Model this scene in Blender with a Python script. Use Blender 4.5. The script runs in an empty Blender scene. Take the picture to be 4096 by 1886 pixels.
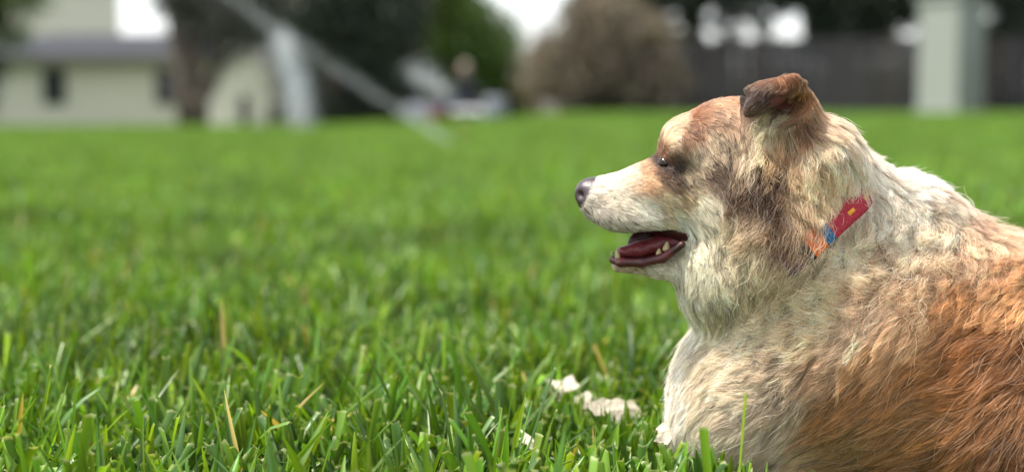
import bpy, bmesh, math, random
import numpy as np
from mathutils import Vector, Matrix, kdtree

random.seed(7)
rng = np.random.default_rng(11)
R = math.radians
scene = bpy.context.scene

# ------------------------------------------------------------------ camera, world, sun, exposure
FPX = 5627.0                      # focal length in pixels of the 4096 px wide photograph
CAM_H = 0.40
PITCH = math.atan(513.0 / FPX)
cam_data = bpy.data.cameras.new('camera')
cam = bpy.data.objects.new('camera', cam_data)
scene.collection.objects.link(cam)
cam.location = (0, 0, CAM_H)
cam.rotation_euler = (R(90) - PITCH, 0, 0)
cam_data.sensor_width = 36.0
cam_data.lens = 36.0 * FPX / 4096.0
cam_data.clip_start = 0.02
cam_data.clip_end = 3000
cam_data.dof.use_dof = True
cam_data.dof.focus_distance = 1.405
cam_data.dof.aperture_fstop = 2.1
scene.camera = cam

SUN_EL, SUN_AZ = R(62), R(-97)
world = bpy.data.worlds.new('World')
scene.world = world
world.use_nodes = True
wn = world.node_tree.nodes
wl = world.node_tree.links
bg = wn['Background']
sky = wn.new('ShaderNodeTexSky')
sky.sky_type = 'NISHITA'
sky.sun_disc = False
sky.sun_elevation = SUN_EL
sky.sun_rotation = SUN_AZ
sky.air_density = 1.0
sky.dust_density = 1.6
sky.ozone_density = 1.0
veil = wn.new('ShaderNodeHueSaturation')          # thin bright haze: a whiter sky all over
veil.inputs['Saturation'].default_value = 0.26
wl.new(sky.outputs[0], veil.inputs['Color'])
wl.new(veil.outputs[0], bg.inputs[0])
bg.inputs[1].default_value = 0.15

sun_data = bpy.data.lights.new('sun', 'SUN')
sun_data.energy = 3.2
sun_data.angle = R(0.6)
sun_data.color = (1.0, 0.94, 0.84)
sun = bpy.data.objects.new('sun', sun_data)
scene.collection.objects.link(sun)
sv = Vector((math.sin(SUN_AZ) * math.cos(SUN_EL), math.cos(SUN_AZ) * math.cos(SUN_EL), math.sin(SUN_EL)))
sun.rotation_euler = sv.to_track_quat('Z', 'Y').to_euler()
sun.location = (-10, -3, 20)

vs = scene.view_settings
vs.view_transform = 'Standard'
vs.look = 'None'
vs.gamma = 1
vs.use_curve_mapping = False
vs.exposure = 1.3
scene.cycles.use_denoising = True
scene.cycles.denoiser = 'OPENIMAGEDENOISE'
scene.cycles.denoising_input_passes = 'RGB_ALBEDO_NORMAL'
scene.cycles.denoising_prefilter = 'ACCURATE'
scene.cycles.max_bounces = 10
scene.cycles.transparent_max_bounces = 12
scene.cycles.sample_clamp_indirect = 6.0


# ------------------------------------------------------------------ helpers
def at(px, py, Y):
    """world point of a photograph pixel (4096 x 1886 frame) at distance Y."""
    u = (px - 2048.0) / FPX
    v = (943.0 - py) / FPX
    c, s = math.cos(PITCH), math.sin(PITCH)
    d = np.array([u, v * s + c, v * c - s])
    return np.array([0, 0, CAM_H]) + d * (Y / d[1])


def topx(p):
    """photograph pixel of world points (n,3)."""
    c, s = math.cos(PITCH), math.sin(PITCH)
    q = p - np.array([0, 0, CAM_H], dtype=p.dtype)
    f = q[:, 1] * c - q[:, 2] * s
    u = q[:, 1] * s + q[:, 2] * c
    return 2048 + FPX * q[:, 0] / f, 943 - FPX * u / f


def srgb(r, g, b):
    def f(c):
        c /= 255.0
        return c / 12.92 if c <= 0.04045 else ((c + 0.055) / 1.055) ** 2.4
    return (f(r), f(g), f(b))


def sstep(a, b, x):
    t = np.clip((x - a) / (b - a), 0, 1)
    return t * t * (3 - 2 * t)


def link(o, parent=None):
    scene.collection.objects.link(o)
    if parent is not None:
        o.parent = parent
    return o


def tag(o, label=None, cat=None, group=None, kind=None):
    if label: o['label'] = label
    if cat: o['category'] = cat
    if group: o['group'] = group
    if kind: o['kind'] = kind
    return o


def empty(name, loc, label=None, cat=None, group=None, rz=0.0):
    o = bpy.data.objects.new(name, None)
    o.empty_display_size = 0.1
    o.location = Vector([float(v) for v in loc])
    o.rotation_euler = (0, 0, rz)
    link(o)
    return tag(o, label, cat, group)


def mesh_np(name, verts, faces, mat=None, smooth=False, parent=None, loop_total=None):
    """faces: (n,3) or (n,4) int array."""
    me = bpy.data.meshes.new(name)
    verts = np.ascontiguousarray(verts, dtype=np.float32)
    faces = np.ascontiguousarray(faces, dtype=np.int32)
    k = faces.shape[1]
    me.vertices.add(len(verts))
    me.vertices.foreach_set('co', verts.ravel())
    me.loops.add(faces.size)
    me.loops.foreach_set('vertex_index', faces.ravel())
    me.polygons.add(len(faces))
    me.polygons.foreach_set('loop_start', np.arange(0, faces.size, k, dtype=np.int32))
    if smooth:
        me.polygons.foreach_set('use_smooth', np.ones(len(faces), dtype=bool))
    me.update(calc_edges=True)
    me.validate()
    o = bpy.data.objects.new(name, me)
    if mat: me.materials.append(mat)
    return link(o, parent)


def set_color(o, col):
    a = o.data.attributes.new('tint', 'FLOAT_COLOR', 'POINT')
    c = np.ones((len(col), 4), dtype=np.float32)
    c[:, :3] = col
    a.data.foreach_set('color', c.ravel())


def bm_obj(name, bm, mat=None, parent=None, smooth=False):
    me = bpy.data.meshes.new(name)
    bmesh.ops.recalc_face_normals(bm, faces=bm.faces)
    bm.to_mesh(me)
    bm.free()
    if smooth:
        for p in me.polygons: p.use_smooth = True
    o = bpy.data.objects.new(name, me)
    if mat: me.materials.append(mat)
    return link(o, parent)


def box(bm, c, s, rot=None, bevel=0.0):
    m = Matrix.Translation(Vector(c))
    if rot is not None: m = m @ rot
    m = m @ Matrix.Diagonal((s[0], s[1], s[2], 1))
    r = bmesh.ops.create_cube(bm, size=1.0, matrix=m)
    if bevel:
        es = {e for v in r['verts'] for e in v.link_edges}
        bmesh.ops.bevel(bm, geom=list(es), offset=bevel, segments=2, affect='EDGES', profile=0.6)


def tube(bm, pts, rads, n=8, cap=True):
    rings = []
    for i, p in enumerate(pts):
        p = Vector(p)
        a = Vector(pts[max(i - 1, 0)]); b = Vector(pts[min(i + 1, len(pts) - 1)])
        d = (b - a).normalized()
        up = Vector((0, 0, 1)) if abs(d.z) < 0.9 else Vector((1, 0, 0))
        e1 = d.cross(up).normalized(); e2 = d.cross(e1)
        rings.append([bm.verts.new(p + (e1 * math.cos(t) + e2 * math.sin(t)) * rads[i])
                      for t in [2 * math.pi * k / n for k in range(n)]])
    for r0, r1 in zip(rings, rings[1:]):
        for k in range(n):
            bm.faces.new((r0[k], r0[(k + 1) % n], r1[(k + 1) % n], r1[k]))
    if cap:
        bm.faces.new(rings[0][::-1]); bm.faces.new(rings[-1])


def new_mat(name):
    m = bpy.data.materials.new(name)
    m.use_nodes = True
    return m, m.node_tree.nodes, m.node_tree.links, m.node_tree.nodes['Principled BSDF']


def mat_simple(name, col, rough=0.7, noise=0.0, scale=6.0, spec=0.4, bump=0.0, metallic=0.0, stretch=None):
    m, n, l, b = new_mat(name)
    b.inputs['Roughness'].default_value = rough
    b.inputs['Specular IOR Level'].default_value = spec
    b.inputs['Metallic'].default_value = metallic
    b.inputs['Base Color'].default_value = (*col, 1)
    if noise or bump:
        tc = n.new('ShaderNodeTexCoord')
        mp = n.new('ShaderNodeMapping')
        if stretch: mp.inputs['Scale'].default_value = stretch
        l.new(tc.outputs['Object'], mp.inputs['Vector'])
        nz = n.new('ShaderNodeTexNoise'); nz.inputs['Scale'].default_value = scale
        nz.inputs['Detail'].default_value = 6
        l.new(mp.outputs[0], nz.inputs['Vector'])
        if noise:
            mx = n.new('ShaderNodeMix'); mx.data_type = 'RGBA'
            mx.inputs['A'].default_value = (*[c * (1 - noise) for c in col], 1)
            mx.inputs['B'].default_value = (*[min(1, c * (1 + noise)) for c in col], 1)
            l.new(nz.outputs[0], mx.inputs['Factor'])
            l.new(mx.outputs['Result'], b.inputs['Base Color'])
        if bump:
            bp = n.new('ShaderNodeBump'); bp.inputs['Strength'].default_value = bump
            bp.inputs['Distance'].default_value = 0.01
            l.new(nz.outputs[0], bp.inputs['Height'])
            l.new(bp.outputs[0], b.inputs['Normal'])
    return m


def mat_leaf(name, col, trans=0.4, rough=0.5, attr=True, var=0.35, noise_scale=0.8, spec=0.35):
    """two sided leaf: reflects and lets light through; tint attribute multiplies the colour."""
    m, n, l, b = new_mat(name)
    out = n['Material Output']
    nz = n.new('ShaderNodeTexNoise'); nz.inputs['Scale'].default_value = noise_scale
    nz.inputs['Detail'].default_value = 3
    ge = n.new('ShaderNodeNewGeometry')
    l.new(ge.outputs['Position'], nz.inputs['Vector'])
    rmp = n.new('ShaderNodeMapRange')
    rmp.inputs[1].default_value = 0.3; rmp.inputs[2].default_value = 0.7
    rmp.inputs[3].default_value = 1 - var; rmp.inputs[4].default_value = 1 + var
    l.new(nz.outputs[0], rmp.inputs[0])
    sc = n.new('ShaderNodeVectorMath'); sc.operation = 'SCALE'
    if attr:
        at_ = n.new('ShaderNodeAttribute'); at_.attribute_name = 'tint'
        l.new(at_.outputs['Color'], sc.inputs[0])
    else:
        sc.inputs[0].default_value = col
    l.new(rmp.outputs[0], sc.inputs['Scale'])
    l.new(sc.outputs[0], b.inputs['Base Color'])
    b.inputs['Roughness'].default_value = rough
    b.inputs['Specular IOR Level'].default_value = spec
    tr = n.new('ShaderNodeBsdfTranslucent')
    t2 = n.new('ShaderNodeVectorMath'); t2.operation = 'MULTIPLY'
    t2.inputs[1].default_value = (1.35, 1.25, 0.5)
    l.new(sc.outputs[0], t2.inputs[0])
    l.new(t2.outputs[0], tr.inputs['Color'])
    mx = n.new('ShaderNodeMixShader'); mx.inputs[0].default_value = trans
    l.new(b.outputs[0], mx.inputs[1]); l.new(tr.outputs[0], mx.inputs[2])
    l.new(mx.outputs[0], out.inputs[0])
    return m


# ------------------------------------------------------------------ signed distance modelling (bodies)
def ell(P, c, r, ang=0.0, tilt=0.0):
    """ellipsoid; ang turns it in the x-z plane (clockwise as the camera sees it), tilt about z."""
    q = P - np.asarray(c, dtype=np.float32)
    x, y, z = q[..., 0], q[..., 1], q[..., 2]
    if tilt:
        ct, st = math.cos(tilt), math.sin(tilt)
        x, y = ct * x + st * y, -st * x + ct * y
    if ang:
        ca, sa = math.cos(ang), math.sin(ang)
        x, z = ca * x - sa * z, sa * x + ca * z
    k0 = np.sqrt((x / r[0]) ** 2 + (y / r[1]) ** 2 + (z / r[2]) ** 2) + 1e-9
    k1 = np.sqrt((x / r[0] ** 2) ** 2 + (y / r[1] ** 2) ** 2 + (z / r[2] ** 2) ** 2) + 1e-9
    return k0 * (k0 - 1) / k1


def cone(P, a, ra, b, rb, sy=1.0):
    """capsule with two radii; sy stretches it along y."""
    a = np.asarray(a, dtype=np.float32); b = np.asarray(b, dtype=np.float32)
    pa = P - a; ba = b - a
    h = np.clip((pa @ ba) / float(ba @ ba), 0, 1)
    q = pa - h[..., None] * ba
    if sy != 1.0:
        q = q * np.array([1, 1 / sy, 1], dtype=np.float32)
    d = np.sqrt((q * q).sum(-1)) - (ra + (rb - ra) * h)
    return d * min(1.0, sy)


def smin(a, b, k):
    h = np.clip(0.5 + 0.5 * (b - a) / k, 0, 1)
    return b + (a - b) * h - k * h * (1 - h)


def smax(a, b, k):
    return -smin(-a, -b, k)


def grid_points(lo, hi, step):
    ax = [np.arange(lo[i], hi[i], step, dtype=np.float32) for i in range(3)]
    G = np.stack(np.meshgrid(*ax, indexing='ij'), -1)
    return G, ax


def surface_nets(V, lo, step):
    """closed quad surface of the zero level of a sampled field."""
    ins = V < 0
    nx, ny, nz = V.shape
    acc = np.zeros((nx - 1, ny - 1, nz - 1, 3), dtype=np.float32)
    cnt = np.zeros((nx - 1, ny - 1, nz - 1), dtype=np.float32)
    corners = [(i, j, k) for i in (0, 1) for j in (0, 1) for k in (0, 1)]
    def sub(A, o):
        return A[o[0]:nx - 1 + o[0], o[1]:ny - 1 + o[1], o[2]:nz - 1 + o[2]]
    for a in corners:
        for ax in range(3):
            if a[ax] == 1: continue
            b = list(a); b[ax] = 1; b = tuple(b)
            va, vb = sub(V, a), sub(V, b)
            m = sub(ins, a) != sub(ins, b)
            t = np.where(m, va / np.where(m, va - vb, 1), 0)
            for d in range(3):
                acc[..., d] += np.where(m, a[d] + (t if d == ax else 0), 0)
            cnt += m
    act = cnt > 0
    idx = -np.ones(act.shape, dtype=np.int64)
    n = int(act.sum())
    idx[act] = np.arange(n)
    cells = np.argwhere(act)
    verts = (cells + acc[act] / cnt[act][:, None]) * step + np.asarray(lo)
    quads = []
    for ax in range(3):
        o1, o2 = [(1, 2), (2, 0), (0, 1)][ax]
        s0 = [slice(1, -1)] * 3; s1 = [slice(1, -1)] * 3
        s0[ax] = slice(0, -1); s1[ax] = slice(1, None)
        a_, b_ = ins[tuple(s0)], ins[tuple(s1)]
        e = np.argwhere(a_ != b_)
        if not len(e): continue
        flip = a_[tuple(e.T)]
        base = e.copy()
        base[:, o1] += 1; base[:, o2] += 1
        def cell(d1, d2):
            q = base.copy()
            q[:, o1] -= d1; q[:, o2] -= d2
            return idx[q[:, 0], q[:, 1], q[:, 2]]
        q = np.stack([cell(1, 1), cell(0, 1), cell(0, 0), cell(1, 0)], 1)
        q[~flip] = q[~flip][:, ::-1]
        quads.append(q)
    return verts.astype(np.float32), np.concatenate(quads)


def vnoise(P, scale, seed=0):
    """smooth value noise in 0..1 at points (n,3)."""
    r = np.random.default_rng(seed)
    T = r.random((32, 32, 32)).astype(np.float32)
    q = P * scale + 1000.0
    i = np.floor(q).astype(np.int64); f = q - i
    f = f * f * (3 - 2 * f)
    out = 0
    for dx in (0, 1):
        for dy in (0, 1):
            for dz in (0, 1):
                w = (f[:, 0] if dx else 1 - f[:, 0]) * (f[:, 1] if dy else 1 - f[:, 1]) * (f[:, 2] if dz else 1 - f[:, 2])
                out = out + w * T[(i[:, 0] + dx) % 32, (i[:, 1] + dy) % 32, (i[:, 2] + dz) % 32]
    return out


# ------------------------------------------------------------------ ground
def ground_h(x, Y):
    x = np.asarray(x, dtype=np.float64); Y = np.asarray(Y, dtype=np.float64)
    u = x / np.maximum(Y, 1.0)
    A = 0.22 * sstep(-0.2, 0.1, u)
    h = A * sstep(6, 30, Y)
    h = h - 0.025 * np.clip(Y - 26, 0, 40) * sstep(-0.10, -0.16, u)
    h = h - np.clip(0.09 * (Y - 26), 0, 0.33) * sstep(-0.14, -0.10, u) * sstep(0.03, -0.005, u)
    h = h + 0.012 * np.sin(x * 1.3 + 0.5) * np.sin(Y * 0.9) * sstep(2.2, 5, Y)
    return h


def gh(x, Y):
    return float(ground_h(x, Y))


def on_ground(px, Y):
    x = (px - 2048.0) / FPX * Y * math.cos(PITCH)
    x = (px - 2048.0) / FPX * (Y * math.cos(PITCH) + (CAM_H) * math.sin(PITCH))
    return (x, Y, gh(x, Y))


soil = mat_simple('soil_thatch', (0.030, 0.036, 0.012), 0.95, noise=0.5, scale=40)


def build_ground():
    ys = np.concatenate([np.linspace(-60, 0, 7)[:-1], np.linspace(0, 6, 40)[:-1], np.linspace(6, 60, 90)[:-1],
                         np.geomspace(60, 1500, 24)])
    us = np.linspace(-1, 1, 81)
    us = np.sign(us) * np.abs(us) ** 1.7
    vs_, fs = [], []
    for y in ys:
        w = max(abs(y) * 1.4, 30.0)
        for u in us:
            x = u * w
            vs_.append((x, y, gh(x, y) if y > 0 else 0.0))
    n = len(us)
    for j in range(len(ys) - 1):
        for i in range(n - 1):
            a = j * n + i
            fs.append((a, a + 1, a + n + 1, a + n))
    m, nn, l, b = new_mat('lawn_base')
    b.inputs['Roughness'].default_value = 0.95
    b.inputs['Specular IOR Level'].default_value = 0.1
    ge = nn.new('ShaderNodeNewGeometry')
    nz = nn.new('ShaderNodeTexNoise'); nz.inputs['Scale'].default_value = 1.3; nz.inputs['Detail'].default_value = 8
    l.new(ge.outputs['Position'], nz.inputs['Vector'])
    cr = nn.new('ShaderNodeValToRGB')
    cr.color_ramp.elements[0].position = 0.3; cr.color_ramp.elements[0].color = (0.030, 0.050, 0.010, 1)
    cr.color_ramp.elements[1].position = 0.7; cr.color_ramp.elements[1].color = (0.065, 0.105, 0.018, 1)
    l.new(nz.outputs[0], cr.inputs[0]); l.new(cr.outputs[0], b.inputs['Base Color'])
    o = mesh_np('ground', np.array(vs_), np.array(fs), m, smooth=True)
    tag(o, kind='structure')


build_ground()

# ------------------------------------------------------------------ house, far house, garden building
wall_mat = mat_simple('beige_siding', srgb(200, 198, 182), 0.85, noise=0.06, scale=3)
cream_mat = mat_simple('cream_render', srgb(206, 202, 186), 0.85, noise=0.05, scale=3)
roof_mat = mat_simple('grey_shingle', srgb(38, 40, 48), 0.9, noise=0.18, scale=14)
trim_mat = mat_simple('dark_trim', srgb(88, 88, 78), 0.7, noise=0.1)
frame_mat = mat_simple('dark_frame', srgb(60, 66, 66), 0.5)
glass_mat = mat_simple('dark_glass', (0.012, 0.018, 0.02), 0.08, spec=0.6)
dark_room = mat_simple('dark_door_wood', srgb(52, 46, 42), 0.6, noise=0.2, stretch=(8, 8, 1))


def loc_of(root):
    return Vector(root.location)


def window(parent, x0, x1, z0, z1, y, cross=True):
    """window in a wall whose outer face looks towards -y at local y; pane and bars are its sub-parts."""
    bm = bmesh.new()
    t = 0.06
    box(bm, ((x0 + x1) / 2, y - 0.02, z0 - t / 2), (x1 - x0 + 2 * t, 0.09, t))
    box(bm, ((x0 + x1) / 2, y - 0.02, z1 + t / 2), (x1 - x0 + 2 * t, 0.09, t))
    box(bm, (x0 - t / 2, y - 0.02, (z0 + z1) / 2), (t, 0.09, z1 - z0))
    box(bm, (x1 + t / 2, y - 0.02, (z0 + z1) / 2), (t, 0.09, z1 - z0))
    w = bm_obj('window', bm, frame_mat, parent)
    bm = bmesh.new()
    box(bm, ((x0 + x1) / 2, y - 0.005, (z0 + z1) / 2), (x1 - x0, 0.02, z1 - z0))
    bm_obj('pane', bm, glass_mat, w)
    if cross:
        bm = bmesh.new()
        box(bm, ((x0 + x1) / 2, y - 0.03, (z0 + z1) / 2), (x1 - x0, 0.03, 0.04))
        bm_obj('glazing_bar', bm, frame_mat, w)
    return w


def px_x(px, Y):
    return (px - 2048.0) / FPX * Y


def px_z(py, Y):
    return CAM_H + (430.0 - py) / FPX * Y


def build_house():
    Y = 45.0
    x0, x1 = px_x(-420, Y), px_x(930, Y)
    base = -0.62
    eave = px_z(246, Y)
    ridge = px_z(128, Y)
    root = empty('house', ((x0 + x1) / 2, Y, base), 'long beige single storey house with grey hipped roof and two small dark windows', 'house')
    ox, oz = (x0 + x1) / 2, base
    D = 9.0
    hw = (x1 - x0) / 2
    hgt = eave - base
    bm = bmesh.new()
    box(bm, (0, D / 2, hgt / 2), (2 * hw, D, hgt))
    bm_obj('wall', bm, wall_mat, root)
    # shallow clapboard courses on the front
    bm = bmesh.new()
    k = 0
    while 0.15 + k * 0.2 < hgt - 0.1:
        box(bm, (0, -0.012, 0.15 + k * 0.2), (2 * hw - 0.02, 0.02, 0.17), Matrix.Rotation(R(4), 4, 'X'))
        k += 1
    o = bm_obj('clapboard', bm, wall_mat, root); tag(o, kind='stuff')
    # hipped roof with overhang
    ov = 0.75
    bm = bmesh.new()
    zr = ridge - base
    xl = px_x(300, Y + D / 2) - ox - 0.4
    xr = hw - 3.0
    e = [bm.verts.new(v) for v in ((-hw - ov, -ov, hgt), (hw + ov, -ov, hgt), (hw + ov, D + ov, hgt), (-hw - ov, D + ov, hgt))]
    e2 = [bm.verts.new((v.co.x, v.co.y, v.co.z + 0.16)) for v in e]
    # the left wing is lower: the ridge starts where the photo shows it
    r0 = bm.verts.new((xl, D / 2, zr * 1.04)); r1 = bm.verts.new((xr, D / 2, zr * 1.04))
    bm.faces.new(e[::-1])
    for i in range(4):
        bm.faces.new((e[i], e[(i + 1) % 4], e2[(i + 1) % 4], e2[i]))
    bm.faces.new((e2[0], e2[1], r1, r0)); bm.faces.new((e2[1], e2[2], r1))
    bm.faces.new((e2[2], e2[3], r0, r1)); bm.faces.new((e2[3], e2[0], r0))
    bm_obj('roof', bm, roof_mat, root)
    bm = bmesh.new()
    box(bm, (0, -ov - 0.025, hgt + 0.02), (2 * hw + 2 * ov, 0.04, 0.26))
    bm_obj('fascia', bm, trim_mat, root)
    for a, b_ in ((192, 264), (640, 712)):
        window(root, px_x(a, Y) - ox, px_x(b_, Y) - ox, px_z(410, Y) - oz, px_z(286, Y) - oz, -0.05)


build_house()


def build_far_house():
    Y = 62.0
    xc = px_x(285, Y)
    base = -1.0
    root = empty('tall_house', (xc, Y, base), 'tall cream house rising behind the grey roof at the left', 'house')
    top = px_z(-120, Y) - base
    bm = bmesh.new()
    w1 = 3.1
    box(bm, (-1.2, w1 / 2, top / 2), (4.4, w1 + 3, top), Matrix.Rotation(R(32), 4, 'Z'))
    bm_obj('wall', bm, cream_mat, root)
    bm = bmesh.new()
    rot = Matrix.Rotation(R(32), 4, 'Z')
    vs_ = [rot @ Vector(v) for v in ((-2.8, -3.6, top), (2.8, -3.6, top), (2.8, 3.6, top), (-2.8, 3.6, top), (0, 0, top + 1.7))]
    vs_ = [bm.verts.new(v + Vector((-1.2, w1 / 2, 0))) for v in vs_]
    bm.faces.new(vs_[:4][::-1])
    for i in range(4): bm.faces.new((vs_[i], vs_[(i + 1) % 4], vs_[4]))
    bm_obj('roof', bm, roof_mat, root)


build_far_house()


def build_garden_house():
    Y = 40.0
    x0, x1 = px_x(835, Y), px_x(1120, Y)
    ox = (x0 + x1) / 2
    base = gh(ox, Y)
    root = empty('gabled_outbuilding', (ox, Y, base), 'small cream gabled building with dark arched doorway behind the leaning trunks', 'building')
    hw = (x1 - x0) / 2
    ze = px_z(335, Y) - base
    za = px_z(175, Y) - base
    D = 4.0
    bm = bmesh.new()
    prof = [(-hw, 0), (hw, 0), (hw, ze), (0, za), (-hw, ze)]
    f = [bm.verts.new((x, 0, z)) for x, z in prof]
    k = [bm.verts.new((x, D, z)) for x, z in prof]
    bm.faces.new(f); bm.faces.new(k[::-1])
    for i in range(5):
        bm.faces.new((f[i], k[i], k[(i + 1) % 5], f[(i + 1) % 5]))
    bm_obj('wall', bm, cream_mat, root)
    bm = bmesh.new()
    sl = math.atan2(za - ze, hw)
    for s in (-1, 1):
        L = hw / math.cos(sl) + 0.25
        box(bm, (s * (hw / 2 + 0.08), D / 2, (ze + za) / 2 + 0.03), (L, D + 0.5, 0.09), Matrix.Rotation(s * sl, 4, 'Y'))
    bm_obj('roof', bm, mat_simple('pale_roof', srgb(176, 176, 172), 0.8, noise=0.1), root)

    def arch(xa, xb, zt, name):
        bm = bmesh.new()
        r = (xb - xa) / 2
        cx = (xa + xb) / 2
        pts = [(xa, 0.02), (xb, 0.02)] + [(cx + r * math.cos(t), zt - r + r * math.sin(t)) for t in np.linspace(0, math.pi, 9)]
        a = [bm.verts.new((x, -0.03, z)) for x, z in pts]
        b = [bm.verts.new((x, 0.05, z)) for x, z in pts]
        bm.faces.new(a)
        for i in range(len(pts)):
            bm.faces.new((a[i], b[i], b[(i + 1) % len(pts)], a[(i + 1) % len(pts)]))
        o = bm_obj(name, bm, dark_room, root)
        bm = bmesh.new()
        box(bm, (xb - 0.06, -0.06, zt * 0.45), (0.03, 0.05, 0.12), bevel=0.006)
        bm_obj('handle', bm, frame_mat, o)
    arch(px_x(962, Y) - ox, px_x(1002, Y) - ox, px_z(380, Y) - base, 'door')
    arch(px_x(1072, Y) - ox, px_x(1108, Y) - ox, px_z(418, Y) - base, 'door')


build_garden_house()

# ------------------------------------------------------------------ fences and pillar
plank_mats = [mat_simple('fence_wood_%s' % w, srgb(*c), 0.9, noise=0.3, scale=5, stretch=(14, 14, 1))
              for w, c in (('grey', (42, 42, 44)), ('brown', (43, 39, 37)), ('dark', (31, 31, 34)))]


def build_fence(pa, Ya, pb, Yb, label, h=1.85):
    a = Vector((px_x(pa, Ya), Ya, 0)); b = Vector((px_x(pb, Yb), Yb, 0))
    L = (b - a).length
    ang = math.atan2(b.y - a.y, b.x - a.x)
    root = empty('wooden_fence', (a.x, a.y, 0), label, 'fence', rz=ang)
    w = 0.145
    n = int(L / (w + 0.008))
    meshes = []
    for i in range(6):
        bm = bmesh.new()
        hh = h + random.uniform(-0.02, 0.02)
        bmv = [(-w / 2, -0.009, 0), (w / 2, -0.009, 0), (w / 2, -0.009, hh - 0.04), (w / 2 - 0.035, -0.009, hh), (-w / 2 + 0.035, -0.009, hh), (-w / 2, -0.009, hh - 0.04)]
        f = [bm.verts.new(v) for v in bmv]
        k = [bm.verts.new((v[0], 0.009, v[2])) for v in bmv]
        bm.faces.new(f); bm.faces.new(k[::-1])
        for j in range(6): bm.faces.new((f[j], k[j], k[(j + 1) % 6], f[(j + 1) % 6]))
        bmesh.ops.recalc_face_normals(bm, faces=bm.faces)
        me = bpy.data.meshes.new('plank'); bm.to_mesh(me); bm.free()
        me.materials.append(plank_mats[i % 3])
        meshes.append(me)
    for i in range(n):
        o = bpy.data.objects.new('plank', random.choice(meshes))
        s = (i + 0.5) * (w + 0.008)
        p = a + (b - a) * (s / L)
        o.location = (s, random.uniform(-0.004, 0.004), gh(p.x, p.y) + 0.03)
        o.rotation_euler = (0, random.uniform(-0.006, 0.006), 0)
        link(o, root)
    for z in (0.35, 0.95, 1.55):
        bm = bmesh.new()
        g0, g1 = gh(a.x, a.y), gh(b.x, b.y)
        box(bm, (L / 2, 0.034, z + (g0 + g1) / 2), (L, 0.038, 0.09))
        bm_obj('rail', bm, plank_mats[1], root)
    for i in range(int(L / 2.4) + 1):
        s = min(i * 2.4 + 0.1, L)
        p = a + (b - a) * (s / L)
        bm = bmesh.new()
        box(bm, (s, 0.10, gh(p.x, p.y) + h / 2 - 0.1), (0.09, 0.09, h), bevel=0.006)
        bm_obj('post', bm, plank_mats[2], root)


build_fence(2560, 36.5, 3690, 34.0, 'dark weathered board fence between brown shrub and white pillar')
build_fence(3900, 33.8, 4700, 32.4, 'short dark board fence section right of the white pillar')


def build_pillar():
    Y = 33.0
    x = px_x(3790, Y)
    base = gh(x, Y)
    root = empty('white_pillar', (x, Y, base), 'tall square white masonry pillar standing in the dark fence line', 'pillar', rz=R(40))
    hgt = px_z(12, Y) - base
    pm = mat_simple('white_masonry', srgb(126, 132, 124), 0.85, noise=0.06, scale=4)
    w = 1.06
    bm = bmesh.new(); box(bm, (0, 0, hgt / 2), (w, w, hgt), bevel=0.012); bm_obj('shaft', bm, pm, root)
    bm = bmesh.new(); box(bm, (0, 0, hgt + 0.06), (w + 0.14, w + 0.14, 0.12), bevel=0.015); bm_obj('cap', bm, pm, root)
    bm = bmesh.new(); box(bm, (0, 0, 0.08), (w + 0.1, w + 0.1, 0.18), bevel=0.015); bm_obj('plinth', bm, pm, root)
    s = empty('utility_box', on_ground(2200, 31.0), 'small pale box on the grass in front of the brown shrub', 'box')
    bm = bmesh.new(); box(bm, (0, 0, 0.15), (0.34, 0.26, 0.30), bevel=0.02); bm_obj('cabinet', bm, mat_simple('pale_metal', srgb(160, 150, 140), 0.6), s)
    bm = bmesh.new(); box(bm, (0, 0, 0.32), (0.38, 0.30, 0.04), bevel=0.01); bm_obj('lid', bm, mat_simple('pale_lid', srgb(150, 142, 134), 0.6), s)


build_pillar()

# ------------------------------------------------------------------ trees and shrubs
bark = mat_simple('bark', srgb(84, 75, 66), 0.9, noise=0.35, scale=6, bump=0.6, stretch=(3, 3, 0.6))
bark_dark = mat_simple('dark_bark', srgb(78, 70, 62), 0.95, noise=0.35, scale=6, bump=0.6, stretch=(3, 3, 0.6))


def leaves(name, blobs, size, col, mat, parent, seed=0, var=0.3, shell=0.45, gaps=()):
    """leaf-sized bent faces through the volume of several crown masses, clumped on twigs."""
    r = np.random.default_rng(seed)
    C, S = [], []
    for (c, rad, n) in blobs:
        nt = max(4, n // 22)
        d = r.normal(size=(nt, 3)); d /= np.linalg.norm(d, axis=1)[:, None]
        t = d * (shell + (1 - shell) * r.random((nt, 1)) ** 0.5) * np.array(rad) + np.array(c)
        i = r.integers(0, nt, n)
        C.append(t[i] + r.normal(size=(n, 3)) * size * 2.2)
    C = np.concatenate(C)
    for gx, gz, gr in gaps:                    # openings between the boughs
        q = np.hypot(C[:, 0] - gx, C[:, 2] - gz)
        C = C[q > gr * (1 + 0.25 * np.sin(np.arctan2(C[:, 2] - gz, C[:, 0] - gx) * 3 + gx))]
    n = len(C)
    a = r.normal(size=(n, 3)); a /= np.linalg.norm(a, axis=1)[:, None]
    b = np.cross(a, r.normal(size=(n, 3))); b /= np.linalg.norm(b, axis=1)[:, None]
    nn = np.cross(a, b)
    s = size * r.uniform(0.6, 1.3, n)[:, None]
    v = np.stack([C - a * s, C + b * s * 0.45 + nn * s * 0.12, C + a * s, C - b * s * 0.45 + nn * s * 0.12], 1)
    # each leaf is two triangles folded on its midrib
    idx = np.arange(n)[:, None] * 4
    f = np.concatenate([idx + np.array([[0, 1, 2]]), idx + np.array([[0, 2, 3]])])
    o = mesh_np(name, v.reshape(-1, 3), f, mat, parent=parent)
    cl = np.array(col)[None] * (1 + var * r.normal(size=(n, 1))) * (1 + 0.08 * r.normal(size=(n, 3)))
    set_color(o, np.repeat(np.clip(cl, 0.004, 0.9), 4, 0))
    return o


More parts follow.
